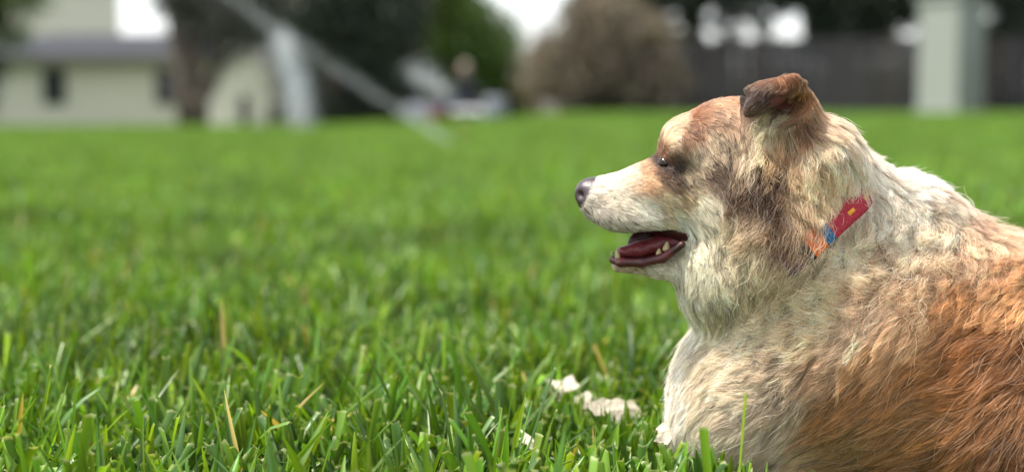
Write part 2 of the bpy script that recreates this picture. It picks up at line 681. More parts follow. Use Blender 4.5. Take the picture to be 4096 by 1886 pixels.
leaf_mat = mat_leaf('tree_leaf', None, trans=0.3)
leaf_dark = mat_leaf('dark_tree_leaf', None, trans=0.12, rough=0.55)


def tree(name, px, Y, label, cat, trunks, blobs, size, col, seed, mat=None, bk=None, group=None, gaps=()):
    """trunks: list of ([(px,py)...], r0, r1); blobs: (px,py,dY,rx_px,ry_px,n) in photograph units at distance Y."""
    base = on_ground(px, Y)
    root = empty(name, base, label, cat, group)
    bx, by, bz = base
    k = Y / FPX
    for pts, r0, r1 in trunks:
        P = []
        for i, (a, b_) in enumerate(pts):
            z = px_z(b_, Y) if i else bz - 0.1
            P.append((px_x(a, Y) - bx, 0.25 * math.sin(i * 1.7 + a) * (i > 0), z - bz))
        bm = bmesh.new()
        tube(bm, P, list(np.linspace(r0, r1, len(P))), 9)
        bm_obj('trunk', bm, bk or bark, root, smooth=True)
    B = [((px_x(a, Y) - bx, dy, px_z(b_, Y) - bz), (rx * k, max(rx, ry) * k * 0.8, ry * k), n) for a, b_, dy, rx, ry, n in blobs]
    leaves('crown', B, size, col, mat or leaf_mat, root, seed, gaps=[(px_x(a, Y) - bx, px_z(b_, Y) - bz, r * k) for a, b_, r in gaps])
    return root


# slim multi-trunk tree in front of the house
tree('multi_trunk_tree', 775, 28, 'grey barked tree with several spreading trunks in front of the house', 'tree',
     [([(760, 500), (757, 400), (748, 300), (722, 160), (700, 20), (690, -200)], 0.22, 0.07),
      ([(778, 500), (790, 380), (800, 270), (805, 120), (800, -180)], 0.21, 0.07),
      ([(797, 500), (820, 400), (860, 300), (905, 190), (960, 40), (1020, -160)], 0.20, 0.06),
      ([(770, 500), (772, 380), (778, 270), (765, 150), (760, -100)], 0.14, 0.05)],
     [(790, -50, 0, 150, 90, 2200), (900, -30, 0.3, 190, 110, 3600), (1030, -20, 0, 150, 110, 3200), (720, 10, -0.3, 70, 55, 600), (850, 70, 0, 120, 70, 1500), (960, 100, 0, 130, 80, 1900), (760, 130, 0.2, 70, 70, 600), (1060, 120, 0.3, 90, 70, 1000), (900, 200, 0.2, 80, 60, 420)],
     0.07, (0.085, 0.088, 0.075), 3, leaf_dark)
# big dark evergreen mass behind the water
tree('dark_evergreen', 1330, 39, 'large very dark evergreen tree behind the water jet', 'tree',
     [([(1330, 490), (1335, 300), (1345, 100), (1350, -200)], 0.32, 0.12)],
     [(1320, -90, 0, 260, 220, 7000), (1220, 130, 0.5, 150, 140, 4200), (1450, 120, 0, 170, 160, 5200), (1330, 300, 0.8, 210, 130, 4600), (1490, 330, 0.4, 130, 120, 3000), (1560, 40, 0, 90, 150, 2200), (1180, 330, 1.0, 70, 140, 1500), (1120, 40, 1.2, 120, 130, 2200)],
     0.11, (0.048, 0.064, 0.046), 4, leaf_dark, bark_dark)
tree('bare_stemmed_tree', 1640, 40, 'dark trunked tree between the evergreen and the bright green tree', 'tree',
     [([(1640, 480), (1645, 330), (1655, 160), (1650, -100)], 0.20, 0.1)],
     [(1610, 20, 0, 110, 180, 2600), (1600, 330, 0, 120, 130, 2600)],
     0.11, (0.045, 0.050, 0.032), 14, leaf_dark, bark_dark)
# fresh green tree
tree('green_tree', 1850, 44, 'bright green leafy tree left of the open sky', 'tree',
     [([(1850, 475), (1845, 330), (1850, 120), (1840, -60)], 0.26, 0.1)],
     [(1800, 60, 0, 160, 110, 4200), (1850, 200, 0, 180, 120, 4600), (1910, 330, 0, 150, 130, 4000), (1740, 300, 0, 110, 140, 2600), (1720, -60, 0, 130, 90, 2400), (1960, 210, 0, 90, 100, 1700), (2060, 330, 0.5, 110, 120, 1600), (2010, 150, 0.5, 70, 60, 500)],
     0.12, (0.075, 0.135, 0.030), 5)
# rounded brown shrub
tree('brown_shrub', 2400, 35, 'big rounded brown leaved shrub left of the board fence', 'shrub',
     [([(2395, 470), (2385, 380), (2370, 250)], 0.12, 0.04), ([(2410, 470), (2430, 360), (2450, 220)], 0.11, 0.04)],
     [(2360, 250, 0, 230, 150, 6500), (2270, 340, 0, 210, 130, 4500), (2540, 330, 0, 200, 140, 5000), (2420, 90, 0, 150, 90, 2600), (2200, 260, 0.3, 110, 120, 1500), (2330, 60, 0.2, 90, 70, 900), (2590, 190, 0.2, 130, 110, 2000), (2480, 180, -0.2, 170, 130, 3000)],
     0.075, (0.160, 0.134, 0.110), 6)
# trees behind the fence, dark with sky showing between the leaves
for i, (px, Y, bl, lab) in enumerate((
        (2760, 41, [(2560, -40, 0, 260, 95, 3300), (2720, 30, 0, 220, 110, 2700), (2860, -60, 0, 260, 90, 3600), (2700, 190, 0, 170, 70, 1100), (2880, 140, 0, 140, 70, 800)],
         'dark tree above the board fence with light spots between its leaves'),
        (3350, 42, [(3230, -60, 0, 230, 110, 4600), (3400, 50, 0, 220, 90, 4200), (3560, -30, 0, 220, 110, 4300), (3330, 150, 0, 210, 50, 2600), (3080, 90, 0, 110, 70, 600)],
         'dense dark tree hanging over the fence left of the white pillar'),
        (4050, 40, [(3900, -30, 0, 220, 90, 3400), (4080, 90, 0, 200, 110, 3600), (4300, 60, 0, 220, 150, 3600), (3960, 190, 0, 130, 60, 1200), (4010, 330, -8, 90, 150, 1800)],  # last mass, low beside the pillar, is added to shade its right face
         'dark leafy tree above the fence right of the white pillar'))):
    tree('dark_tree', px, Y, lab, 'tree', [([(px, 450), (px + 10, 250), (px - 5, -60)], 0.22, 0.1)], bl, 0.12, (0.020, 0.030, 0.018), 20 + i, leaf_dark, bark_dark, 'dark trees behind the fence',
         gaps=((3150, 125, 66), (2585, 165, 48), (2830, 62, 32), (2832, 150, 40), (2985, 135, 34), (2715, 125, 26), (2905, 105, 20), (3945, 70, 40), (2690, 70, 22), (2950, 205, 24), (2720, 215, 30), (3060, 60, 18)))
# overhanging branch, upper left
tree('leafy_tree', -260, 30, 'green tree whose branch hangs in at the upper left corner', 'tree',
     [([(-260, 500), (-270, 300), (-250, 60), (-160, -60)], 0.2, 0.08)],
     [(-200, -60, 0, 240, 110, 4200), (40, -10, 0, 170, 50, 1900), (-20, 40, 0, 70, 40, 600), (0, 120, 0.5, 90, 60, 700), (-150, 120, 0, 120, 100, 1500)],
     0.08, (0.060, 0.105, 0.025), 9)
# dark low hedges under the trees and beside the house
tree('dark_hedge', 1450, 38.6, 'low dark hedge at the lawn edge behind the water jet', 'hedge',
     [([(1450, 490), (1450, 440)], 0.05, 0.03)],
     [(a, 440, 0, 90, 60, 1500) for a in (1240, 1330, 1420, 1510, 1600)], 0.06, (0.022, 0.030, 0.018), 30, leaf_dark, bark_dark)
tree('house_shrub', -110, 40, 'dark shrub in front of the left end of the house', 'shrub',
     [([(-110, 510), (-110, 300)], 0.08, 0.03)],
     [(-130, 330, 0, 110, 160, 2600), (-30, 250, 0, 60, 60, 700)], 0.08, (0.020, 0.030, 0.015), 31, leaf_dark, bark_dark)


def far_wood():
    B = []
    r = random.Random(5)
    for i in range(46):
        x = -55 + i * 2.6 + r.uniform(-1, 1)
        B.append(((x, 95 + r.uniform(-6, 6), 0.9 + r.uniform(0, 0.8)), (2.6, 2.6, 1.6), 420))
    o = leaves('far_wood', B, 0.30, (0.05, 0.075, 0.035), leaf_dark, None, 77)
    tag(o, 'distant belt of trees beyond the gardens', 'woodland', kind='stuff')


far_wood()

# ------------------------------------------------------------------ sprinklers and their water
def mat_water():
    m, n, l, b = new_mat('water_spray')
    b.inputs['Base Color'].default_value = (0.86, 0.90, 0.93, 1)
    b.inputs['Roughness'].default_value = 0.25
    b.inputs['Transmission Weight'].default_value = 0.35
    b.inputs['IOR'].default_value = 1.33
    return m


water = mat_water()
black_plastic = mat_simple('black_plastic', (0.015, 0.015, 0.016), 0.45)
brass = mat_simple('brass', (0.45, 0.32, 0.12), 0.35, metallic=1.0)


def droplets(name, C, size, parent, seed, stretch=1.0):
    r = np.random.default_rng(seed)
    n = len(C)
    O = np.array([[1, 0, 0], [-1, 0, 0], [0, 1, 0], [0, -1, 0], [0, 0, 1], [0, 0, -1]], dtype=np.float32)
    s = size * r.uniform(0.5, 1.4, (n, 1, 1))
    v = C[:, None, :] + O[None] * s
    F = np.array([[0, 2, 4], [2, 1, 4], [1, 3, 4], [3, 0, 4], [2, 0, 5], [1, 2, 5], [3, 1, 5], [0, 3, 5]])
    f = (np.arange(n)[:, None, None] * 6 + F[None]).reshape(-1, 3)
    o = mesh_np(name, v.reshape(-1, 3), f, water, smooth=True, parent=parent)
    tag(o, kind='stuff')
    return o


def jet_points(path, rad, n, seed, root):
    """droplets along a polyline path ((x,y,z) world), rad a pair start/end."""
    r = np.random.default_rng(seed)
    P = np.array(path)
    t = r.random(n)
    u = t * (len(P) - 1)
    i = np.minimum(u.astype(int), len(P) - 2)
    f = (u - i)[:, None]
    c = P[i] * (1 - f) + P[i + 1] * f
    d = r.normal(size=(n, 3)) * 0.5
    c = c + d * (rad[0] + (rad[1] - rad[0]) * t)[:, None]
    return c - np.array(root)


def sprinkler_head(root):
    bm = bmesh.new()
    tube(bm, [(0, 0, -0.02), (0, 0, 0.09)], [0.02, 0.018], 12)
    bm_obj('riser', bm, black_plastic, root)
    bm = bmesh.new()
    tube(bm, [(0.015, 0, 0.09), (-0.02, 0, 0.115), (-0.06, 0, 0.14)], [0.014, 0.012, 0.007], 10)
    bm_obj('nozzle', bm, brass, root)
    bm = bmesh.new()
    box(bm, (0.02, 0, 0.12), (0.06, 0.012, 0.02), Matrix.Rotation(R(-25), 4, 'Y'), bevel=0.003)
    bm_obj('impact_arm', bm, brass, root)


Y = 13.5
b0 = on_ground(1862, Y)
spr = empty('sprinkler', b0, 'lawn sprinkler throwing a long diagonal water jet across the lawn', 'sprinkler')
sprinkler_head(spr)
path = [(px_x(a, Y + k * 0.1), Y + k * 0.1, px_z(b, Y + k * 0.1)) for k, (a, b) in enumerate(
    ((1855, 590), (1750, 535), (1650, 475), (1500, 375), (1360, 285), (1220, 195), (1100, 115), (1000, 40), (900, -40)))]
droplets('water_jet', jet_points(path, (0.035, 0.11), 720, 1, b0), 0.0064, spr, 2)
path = [(px_x(a, Y + 3), Y + 3, px_z(b, Y + 3)) for a, b in ((1800, 385), (1720, 325), (1640, 275))]
droplets('water_jet', jet_points(path, (0.15, 0.20), 280, 3, b0), 0.0095, spr, 4)

Y = 22.0
b0 = on_ground(1195, Y)
spr = empty('sprinkler', b0, 'sprinkler with a standing white plume of spray beside the cream outbuilding', 'sprinkler')
sprinkler_head(spr)
path = [(px_x(a, Y), Y, px_z(b, Y)) for a, b in ((1200, 508), (1212, 440), (1196, 390), (1190, 330), (1168, 270), (1150, 205), (1128, 150))]
droplets('water_plume', jet_points(path, (0.27, 0.18), 2500, 5, b0), 0.0105, spr, 6)


# ------------------------------------------------------------------ ride-on mower and rider
def build_mower():
    Y = 30.5
    x, y, z = on_ground(1800, Y)
    white = mat_simple('white_enamel', (0.72, 0.72, 0.74), 0.3, spec=0.5)
    red = mat_simple('red_enamel', (0.42, 0.03, 0.035), 0.3, spec=0.5)
    black = mat_simple('black_vinyl', (0.02, 0.02, 0.022), 0.55)
    tyre_m = mat_simple('tyre_rubber', (0.02, 0.02, 0.02), 0.85)
    grey = mat_simple('grey_enamel', (0.20, 0.21, 0.24), 0.4)
    blue = mat_simple('blue_enamel', (0.03, 0.07, 0.22), 0.35)
    pale = mat_simple('pale_enamel', (0.42, 0.42, 0.45), 0.4)
    root = empty('ride_on_mower', (x, y, z), 'white ride-on mower with red panel at the far edge of the lawn', 'mower', rz=R(180 - 14))

    def part(name, f, mat, parent=None, smooth=False):
        bm = bmesh.new(); f(bm)
        return bm_obj(name, bm, mat, parent or root, smooth)
    # local +x is the front of the machine
    def hood(bm):
        box(bm, (0.62, 0, 0.52), (0.66, 0.52, 0.36), bevel=0.09)
    part('hood', hood, grey)
    part('grille', lambda bm: box(bm, (0.962, 0, 0.50), (0.03, 0.36, 0.2), bevel=0.01), black)
    for s in (-1, 1):
        part('headlight', lambda bm: box(bm, (0.958, s * 0.17, 0.64), (0.03, 0.10, 0.05), bevel=0.01), white)
        part('side_panel', lambda bm: box(bm, (0.20, s * 0.25, 0.42), (0.24, 0.03, 0.34), bevel=0.012), red)
        part('footrest', lambda bm: box(bm, (0.18, s * 0.33, 0.24), (0.42, 0.2, 0.03), bevel=0.01), black)
    part('chassis', lambda bm: box(bm, (0.15, 0, 0.30), (1.5, 0.36, 0.10), bevel=0.02), grey)
    def deck(bm):
        box(bm, (0.15, 0, 0.17), (0.70, 1.0, 0.13), bevel=0.05)
    part('mowing_deck', deck, blue)
    def fender(bm):
        box(bm, (-0.48, 0, 0.56), (0.70, 0.92, 0.10), bevel=0.045)
        box(bm, (-0.82, 0, 0.44), (0.06, 0.92, 0.26), bevel=0.025)
    part('rear_fender', fender, white)
    def seat(bm):
        box(bm, (-0.36, 0, 0.66), (0.44, 0.46, 0.10), bevel=0.04)
        box(bm, (-0.60, 0, 0.86), (0.10, 0.44, 0.40), Matrix.Rotation(R(-10), 4, 'Y'), bevel=0.04)
    part('seat', seat, black)
    part('grass_bag', lambda bm: box(bm, (-1.02, 0, 0.62), (0.36, 0.74, 0.46), bevel=0.08), grey)
    part('steering_column', lambda bm: tube(bm, [(0.33, 0, 0.62), (0.12, 0, 0.93)], [0.03, 0.022], 10), black)
    sw = part('steering_wheel', lambda bm: tube(bm, [Vector((0.115, 0, 0.935)) + Matrix.Rotation(R(-34), 3, 'Y') @ Vector((0.165 * math.cos(t), 0.165 * math.sin(t), 0))
              for t in np.linspace(0, 2 * math.pi, 21)], [0.014] * 21, 8, cap=False), black)
    for xx, rr, ww, yy in ((0.66, 0.19, 0.15, 0.40), (-0.48, 0.27, 0.24, 0.41)):
        for s in (-1, 1):
            def wheel(bm):
                ps = [(xx, s * yy + d, rr) for d in (-ww / 2, -ww / 2 + 0.03, 0, ww / 2 - 0.03, ww / 2)]
                tube(bm, ps, [rr * 0.86, rr * 0.97, rr, rr * 0.97, rr * 0.86], 28)
            w = part('wheel', wheel, tyre_m)
            def rim(bm):
                tube(bm, [(xx, s * (yy + ww / 2 - 0.01), rr), (xx, s * (yy + ww / 2 + 0.012), rr)], [rr * 0.55, rr * 0.5], 20)
            part('rim', rim, white, w)
    # rider: one continuous body plus clothes, all from the same posed limbs
    rd = empty('person', (x, y, z), 'person in dark shirt and dark blue trousers riding the white mower', 'person', rz=R(180 - 14))
    step = 0.0085
    G, ax = grid_points((-0.62, -0.42, 0.18), (0.62, 0.42, 1.62), step)
    lo = (-0.62, -0.42, 0.18)
    hip = (-0.36, 0, 0.79); chest = (-0.38, 0, 1.14); neck = (-0.36, 0, 1.30); head = (-0.33, 0, 1.46)
    body = cone(G, hip, 0.14, chest, 0.135, 1.25)
    body = smin(body, cone(G, chest, 0.12, (-0.37, 0, 1.22), 0.10, 1.5), 0.05)
    body = smin(body, cone(G, neck, 0.055, (-0.34, 0, 1.40), 0.052), 0.03)
    skull = ell(G, head, (0.098, 0.076, 0.115))
    skull = smin(skull, ell(G, (-0.275, 0, 1.40), (0.05, 0.05, 0.055)), 0.03)
    skull = smin(skull, cone(G, (-0.235, 0, 1.465), 0.009, (-0.222, 0, 1.435), 0.014), 0.012)
    for s in (-1, 1):
        skull = smin(skull, ell(G, (-0.34, s * 0.08, 1.45), (0.028, 0.012, 0.034)), 0.008)
        skull = smax(skull, -ell(G, (-0.235, s * 0.033, 1.468), (0.016, 0.015, 0.010)), 0.008)
    skull = smax(skull, -ell(G, (-0.222, 0, 1.395), (0.012, 0.022, 0.005)), 0.005)
    body = smin(body, skull, 0.025)
    shirt = smin(cone(G, (-0.36, 0, 0.86), 0.15, chest, 0.148, 1.27), cone(G, chest, 0.135, (-0.37, 0, 1.24), 0.095, 1.6), 0.05)
    legs = cone(G, hip, 0.15, (-0.36, 0, 0.84), 0.145, 1.25)
    shoes = None
    for s in (-1, 1):
        sh, el, wr = (-0.38, s * 0.20, 1.22), (-0.18, s * 0.27, 1.00), (0.05, s * 0.175, 1.00)
        body = smin(body, cone(G, sh, 0.062, el, 0.046), 0.04)
        body = smin(body, cone(G, el, 0.044, wr, 0.028), 0.02)
        shirt = smin(shirt, cone(G, sh, 0.078, el, 0.060), 0.04)
        shirt = smin(shirt, cone(G, el, 0.058, (0.02, s * 0.185, 1.00), 0.042), 0.02)
        body = smin(body, cone(G, wr, 0.030, (0.095, s * 0.16, 0.985), 0.034), 0.02)
        for q, (dx, ln) in enumerate(((0.034, 0.9), (0.016, 1.0), (-0.002, 0.95), (-0.020, 0.8))):
            a = (0.105 + dx * 0.6, s * 0.155 - s * 0.0, 0.985 + dx)
            b = (a[0] + 0.030 * ln, s * 0.150, a[2] - 0.010)
            c = (a[0] + 0.026 * ln, s * 0.150, a[2] - 0.040 * ln)
            body = smin(body, cone(G, a, 0.0105, b, 0.0095), 0.006)
            body = smin(body, cone(G, b, 0.0095, c, 0.008), 0.004)
        body = smin(body, cone(G, (0.075, s * 0.14, 0.985), 0.013, (0.10, s * 0.112, 0.965), 0.0095), 0.008)
        kn, an = (0.08, s * 0.20, 0.78), (0.20, s * 0.32, 0.34)
        body = smin(body, cone(G, (-0.34, s * 0.09, 0.78), 0.085, kn, 0.06), 0.04)
        body = smin(body, cone(G, kn, 0.058, an, 0.038), 0.02)
        legs = smin(legs, cone(G, (-0.34, s * 0.09, 0.78), 0.098, kn, 0.073), 0.04)
        legs = smin(legs, cone(G, kn, 0.072, (0.19, s * 0.31, 0.38), 0.058), 0.02)
        ft = smin(cone(G, (0.18, s * 0.33, 0.30), 0.042, (0.34, s * 0.34, 0.285), 0.032, 1.1), cone(G, an, 0.045, (0.19, s * 0.325, 0.31), 0.045), 0.02)
        body = smin(body, ft + 0.012, 0.02)
        shoes = (shoes or []) + [ft]
    hair = smax(ell(G, (-0.345, 0, 1.475), (0.110, 0.088, 0.118)), -ell(G, (-0.235, 0, 1.42), (0.10, 0.10, 0.11)), 0.01)
    hair = smax(hair, -(G[..., 2] - 1.41), 0.01)
    shoe_m = mat_simple('shoe_leather', (0.03, 0.025, 0.02), 0.6)
    skin = mat_simple('skin', srgb(150, 118, 104), 0.55)
    for name, V, m in (('body', body, skin), ('hair', hair, mat_simple('grey_hair', srgb(150, 138, 130), 0.7, noise=0.2, scale=60)),
                       ('shirt', shirt, mat_simple('dark_cotton', (0.016, 0.017, 0.022), 0.9, noise=0.2, scale=30)),
                       ('trousers', legs, mat_simple('dark_denim', (0.022, 0.030, 0.055), 0.9, noise=0.2, scale=40)),
                       ('shoe', shoes[0], shoe_m), ('shoe', shoes[1], shoe_m)):
        v, q = surface_nets(V, lo, step)
        mesh_np(name, v, q, m, smooth=True, parent=rd)


build_mower()

# ------------------------------------------------------------------ the dog: one continuous body from blended masses
DY = 1.46
K = DY / FPX


def dp(px, py, dy=0.0):
    """point on the dog's mid plane (head), dy metres behind it (negative is nearer)."""
    p = at(px, py, DY)
    return (float(p[0]), float(p[1] + dy), float(p[2]))


DLO = np.array([0.045, 1.245, -0.03]); DHI = np.array([0.74, 1.735, 0.455])
DSTEP = 0.0035
G, _ = grid_points(DLO, DHI, DSTEP)
k = K


def dog_field(G):
    E = lambda px, py, dy, rx, ry, rz, a=0.0, t=0.0: ell(G, dp(px, py, dy), (rx * k, ry, rz * k), R(a), R(t))
    Cn = lambda p0, r0, p1, r1, sy=1.0: cone(G, dp(*p0), r0 * k, dp(*p1), r1 * k, sy)
    # trunk
    V = E(3640, 1500, 0.075, 690, 0.145, 690)
    V = smin(V, E(4260, 1520, 0.08, 600, 0.14, 520), 0.05)
    V = smin(V, E(3370, 1370, -0.005, 400, 0.085, 430), 0.05)          # near shoulder
    V = smin(V, E(4060, 1760, -0.02, 520, 0.10, 430, 20), 0.05)        # near thigh
    V = smin(V, E(3725, 822, 0.05, 140, 0.05, 75, 28), 0.05)           # withers
    V = smin(V, E(2940, 1670, 0.03, 240, 0.085, 320, 6), 0.05)         # fore chest
    V = smin(V, E(3070, 1500, 0.04, 260, 0.085, 250), 0.05)
    V = smin(V, Cn((3150, 1960, -0.01), 105, (2830, 1985, -0.015), 70), 0.03)   # folded near foreleg
    V = smin(V, Cn((3150, 1960, 0.10), 105, (2800, 1985, 0.10), 70), 0.03)
    V = smin(V, E(2790, 1990, -0.015, 90, 0.032, 52), 0.015)
    V = smin(V, E(2760, 1990, 0.10, 90, 0.032, 52), 0.015)
    # neck and mane
    N = Cn((3080, 730, 0.0), 260, (3320, 905, 0.02), 312, 0.98)
    N = smin(N, E(2895, 1115, 0.0, 178, 0.058, 195, 14), 0.030)
    N = smin(N, E(3080, 960, -0.005, 230, 0.083, 270), 0.03)
    V = smin(V, N, 0.024)
    # skull
    H = E(2945, 615, 0.0, 262, 0.056, 222)
    H = smin(H, E(2735, 600, 0.0, 85, 0.043, 120, -20), 0.02)
    H = smin(H, E(2715, 595, -0.031, 62, 0.014, 50, 10), 0.014)
    H = smin(H, E(2715, 595, 0.031, 62, 0.014, 50, 10), 0.014)
    H = smin(H, E(2900, 815, -0.004, 185, 0.058, 185), 0.03)
    # muzzle
    M = Cn((2412, 800, 0.0), 95, (2640, 775, 0.0), 125, 0.92)
    M = smin(M, Cn((2640, 770, 0.0), 122, (2780, 760, 0.0), 150, 1.0), 0.02)
    M = smin(M, E(2352, 768, 0.0, 52, 0.013, 52), 0.010)
    M = smin(M, E(2480, 860, -0.016, 90, 0.014, 62), 0.012)            # upper lip
    M = smin(M, E(2480, 860, 0.016, 90, 0.014, 62), 0.012)
    M = smin(M, E(2590, 880, -0.022, 110, 0.012, 40), 0.012)
    H = smin(H, M, 0.018)
    # lower jaw
    J = Cn((2476, 1058, 0.0), 29, (2640, 1060, 0.0), 44, 1.05)
    J = smin(J, Cn((2640, 1060, 0.0), 44, (2800, 1005, 0.0), 95, 1.15), 0.012)
    J = smin(J, Cn((2760, 1060, 0.0), 60, (2900, 1060, 0.0), 120, 1.2), 0.02)
    # open mouth: a wedge cut between lip line and jaw
    W = Cn((2470, 975, -0.012), 50, (2650, 962, -0.012), 48, 1.9)
    W = smin(W, Cn((2650, 962, -0.02), 46, (2722, 945, -0.03), 26, 1.4), 0.01)
    H = smax(H, -W, 0.004)
    HJ = smin(H, J, 0.006)
    HJ = smax(HJ, -(Cn((2500, 982, -0.030), 34, (2700, 958, -0.036), 26, 1.5)), 0.004)
    V = smin(V, HJ, 0.020)
    # nostril, eye socket
    V = smax(V, -E(2322, 776, -0.0105, 16, 0.006, 12, 20), 0.002)
    V = smax(V, -E(2650, 651, -0.0400, 28, 0.0135, 13, 24), 0.003)
    V = smin(V, E(3255, 640, 0.0, 165, 0.075, 170), 0.03)              # nape
    # ears: cup, then the folded tip
    for s, ex, ey in ((-1, 0, 22), (1, 70, 75)):
        y0 = s * 0.044
        cup = E(3100 + ex, 415 + ey, y0, 132, 0.027, 118, 20)
        cup = smin(cup, E(3130 + ex, 520, y0 * 0.9, 125, 0.020, 120), 0.012)
        cup = smax(cup, -E(3114 + ex, 424 + ey, y0 + s * 0.026, 122, 0.028, 52, -34), 0.004)
        flap = E(3036 + ex, 364 + ey, y0 + s * 0.027, 124, 0.0075, 44, -36, 8 * s)
        flap = smin(flap, E(3065 + ex, 330 + ey, y0 + s * 0.008, 118, 0.018, 30, -8), 0.012)
        flap = smax(flap, -E(3122 + ex, 400 + ey, y0 + s * 0.031, 70, 0.018, 28, -34), 0.003)
        ear = smin(cup, flap, 0.003)
        V = smin(V, ear, 0.010)
    return V


VD = dog_field(G)
dv, dq = surface_nets(VD, DLO, DSTEP)
GR = np.stack(np.gradient(VD, DSTEP), -1).astype(np.float32)


def sdf_at(p):
    """field value and gradient (unit) by trilinear lookup."""
    q = (p - DLO) / DSTEP
    n = np.array(VD.shape) - 2
    q = np.clip(q, 0, n - 1e-3)
    i = q.astype(np.int32); f = (q - i).astype(np.float32)
    v = 0; g = 0
    for dx in (0, 1):
        for dy in (0, 1):
            for dz in (0, 1):
                w = (f[:, 0] if dx else 1 - f[:, 0]) * (f[:, 1] if dy else 1 - f[:, 1]) * (f[:, 2] if dz else 1 - f[:, 2])
                a = (i[:, 0] + dx, i[:, 1] + dy, i[:, 2] + dz)
                v = v + w * VD[a]
                g = g + w[:, None] * GR[a]
    g = g / (np.linalg.norm(g, axis=1)[:, None] + 1e-6)
    return v, g


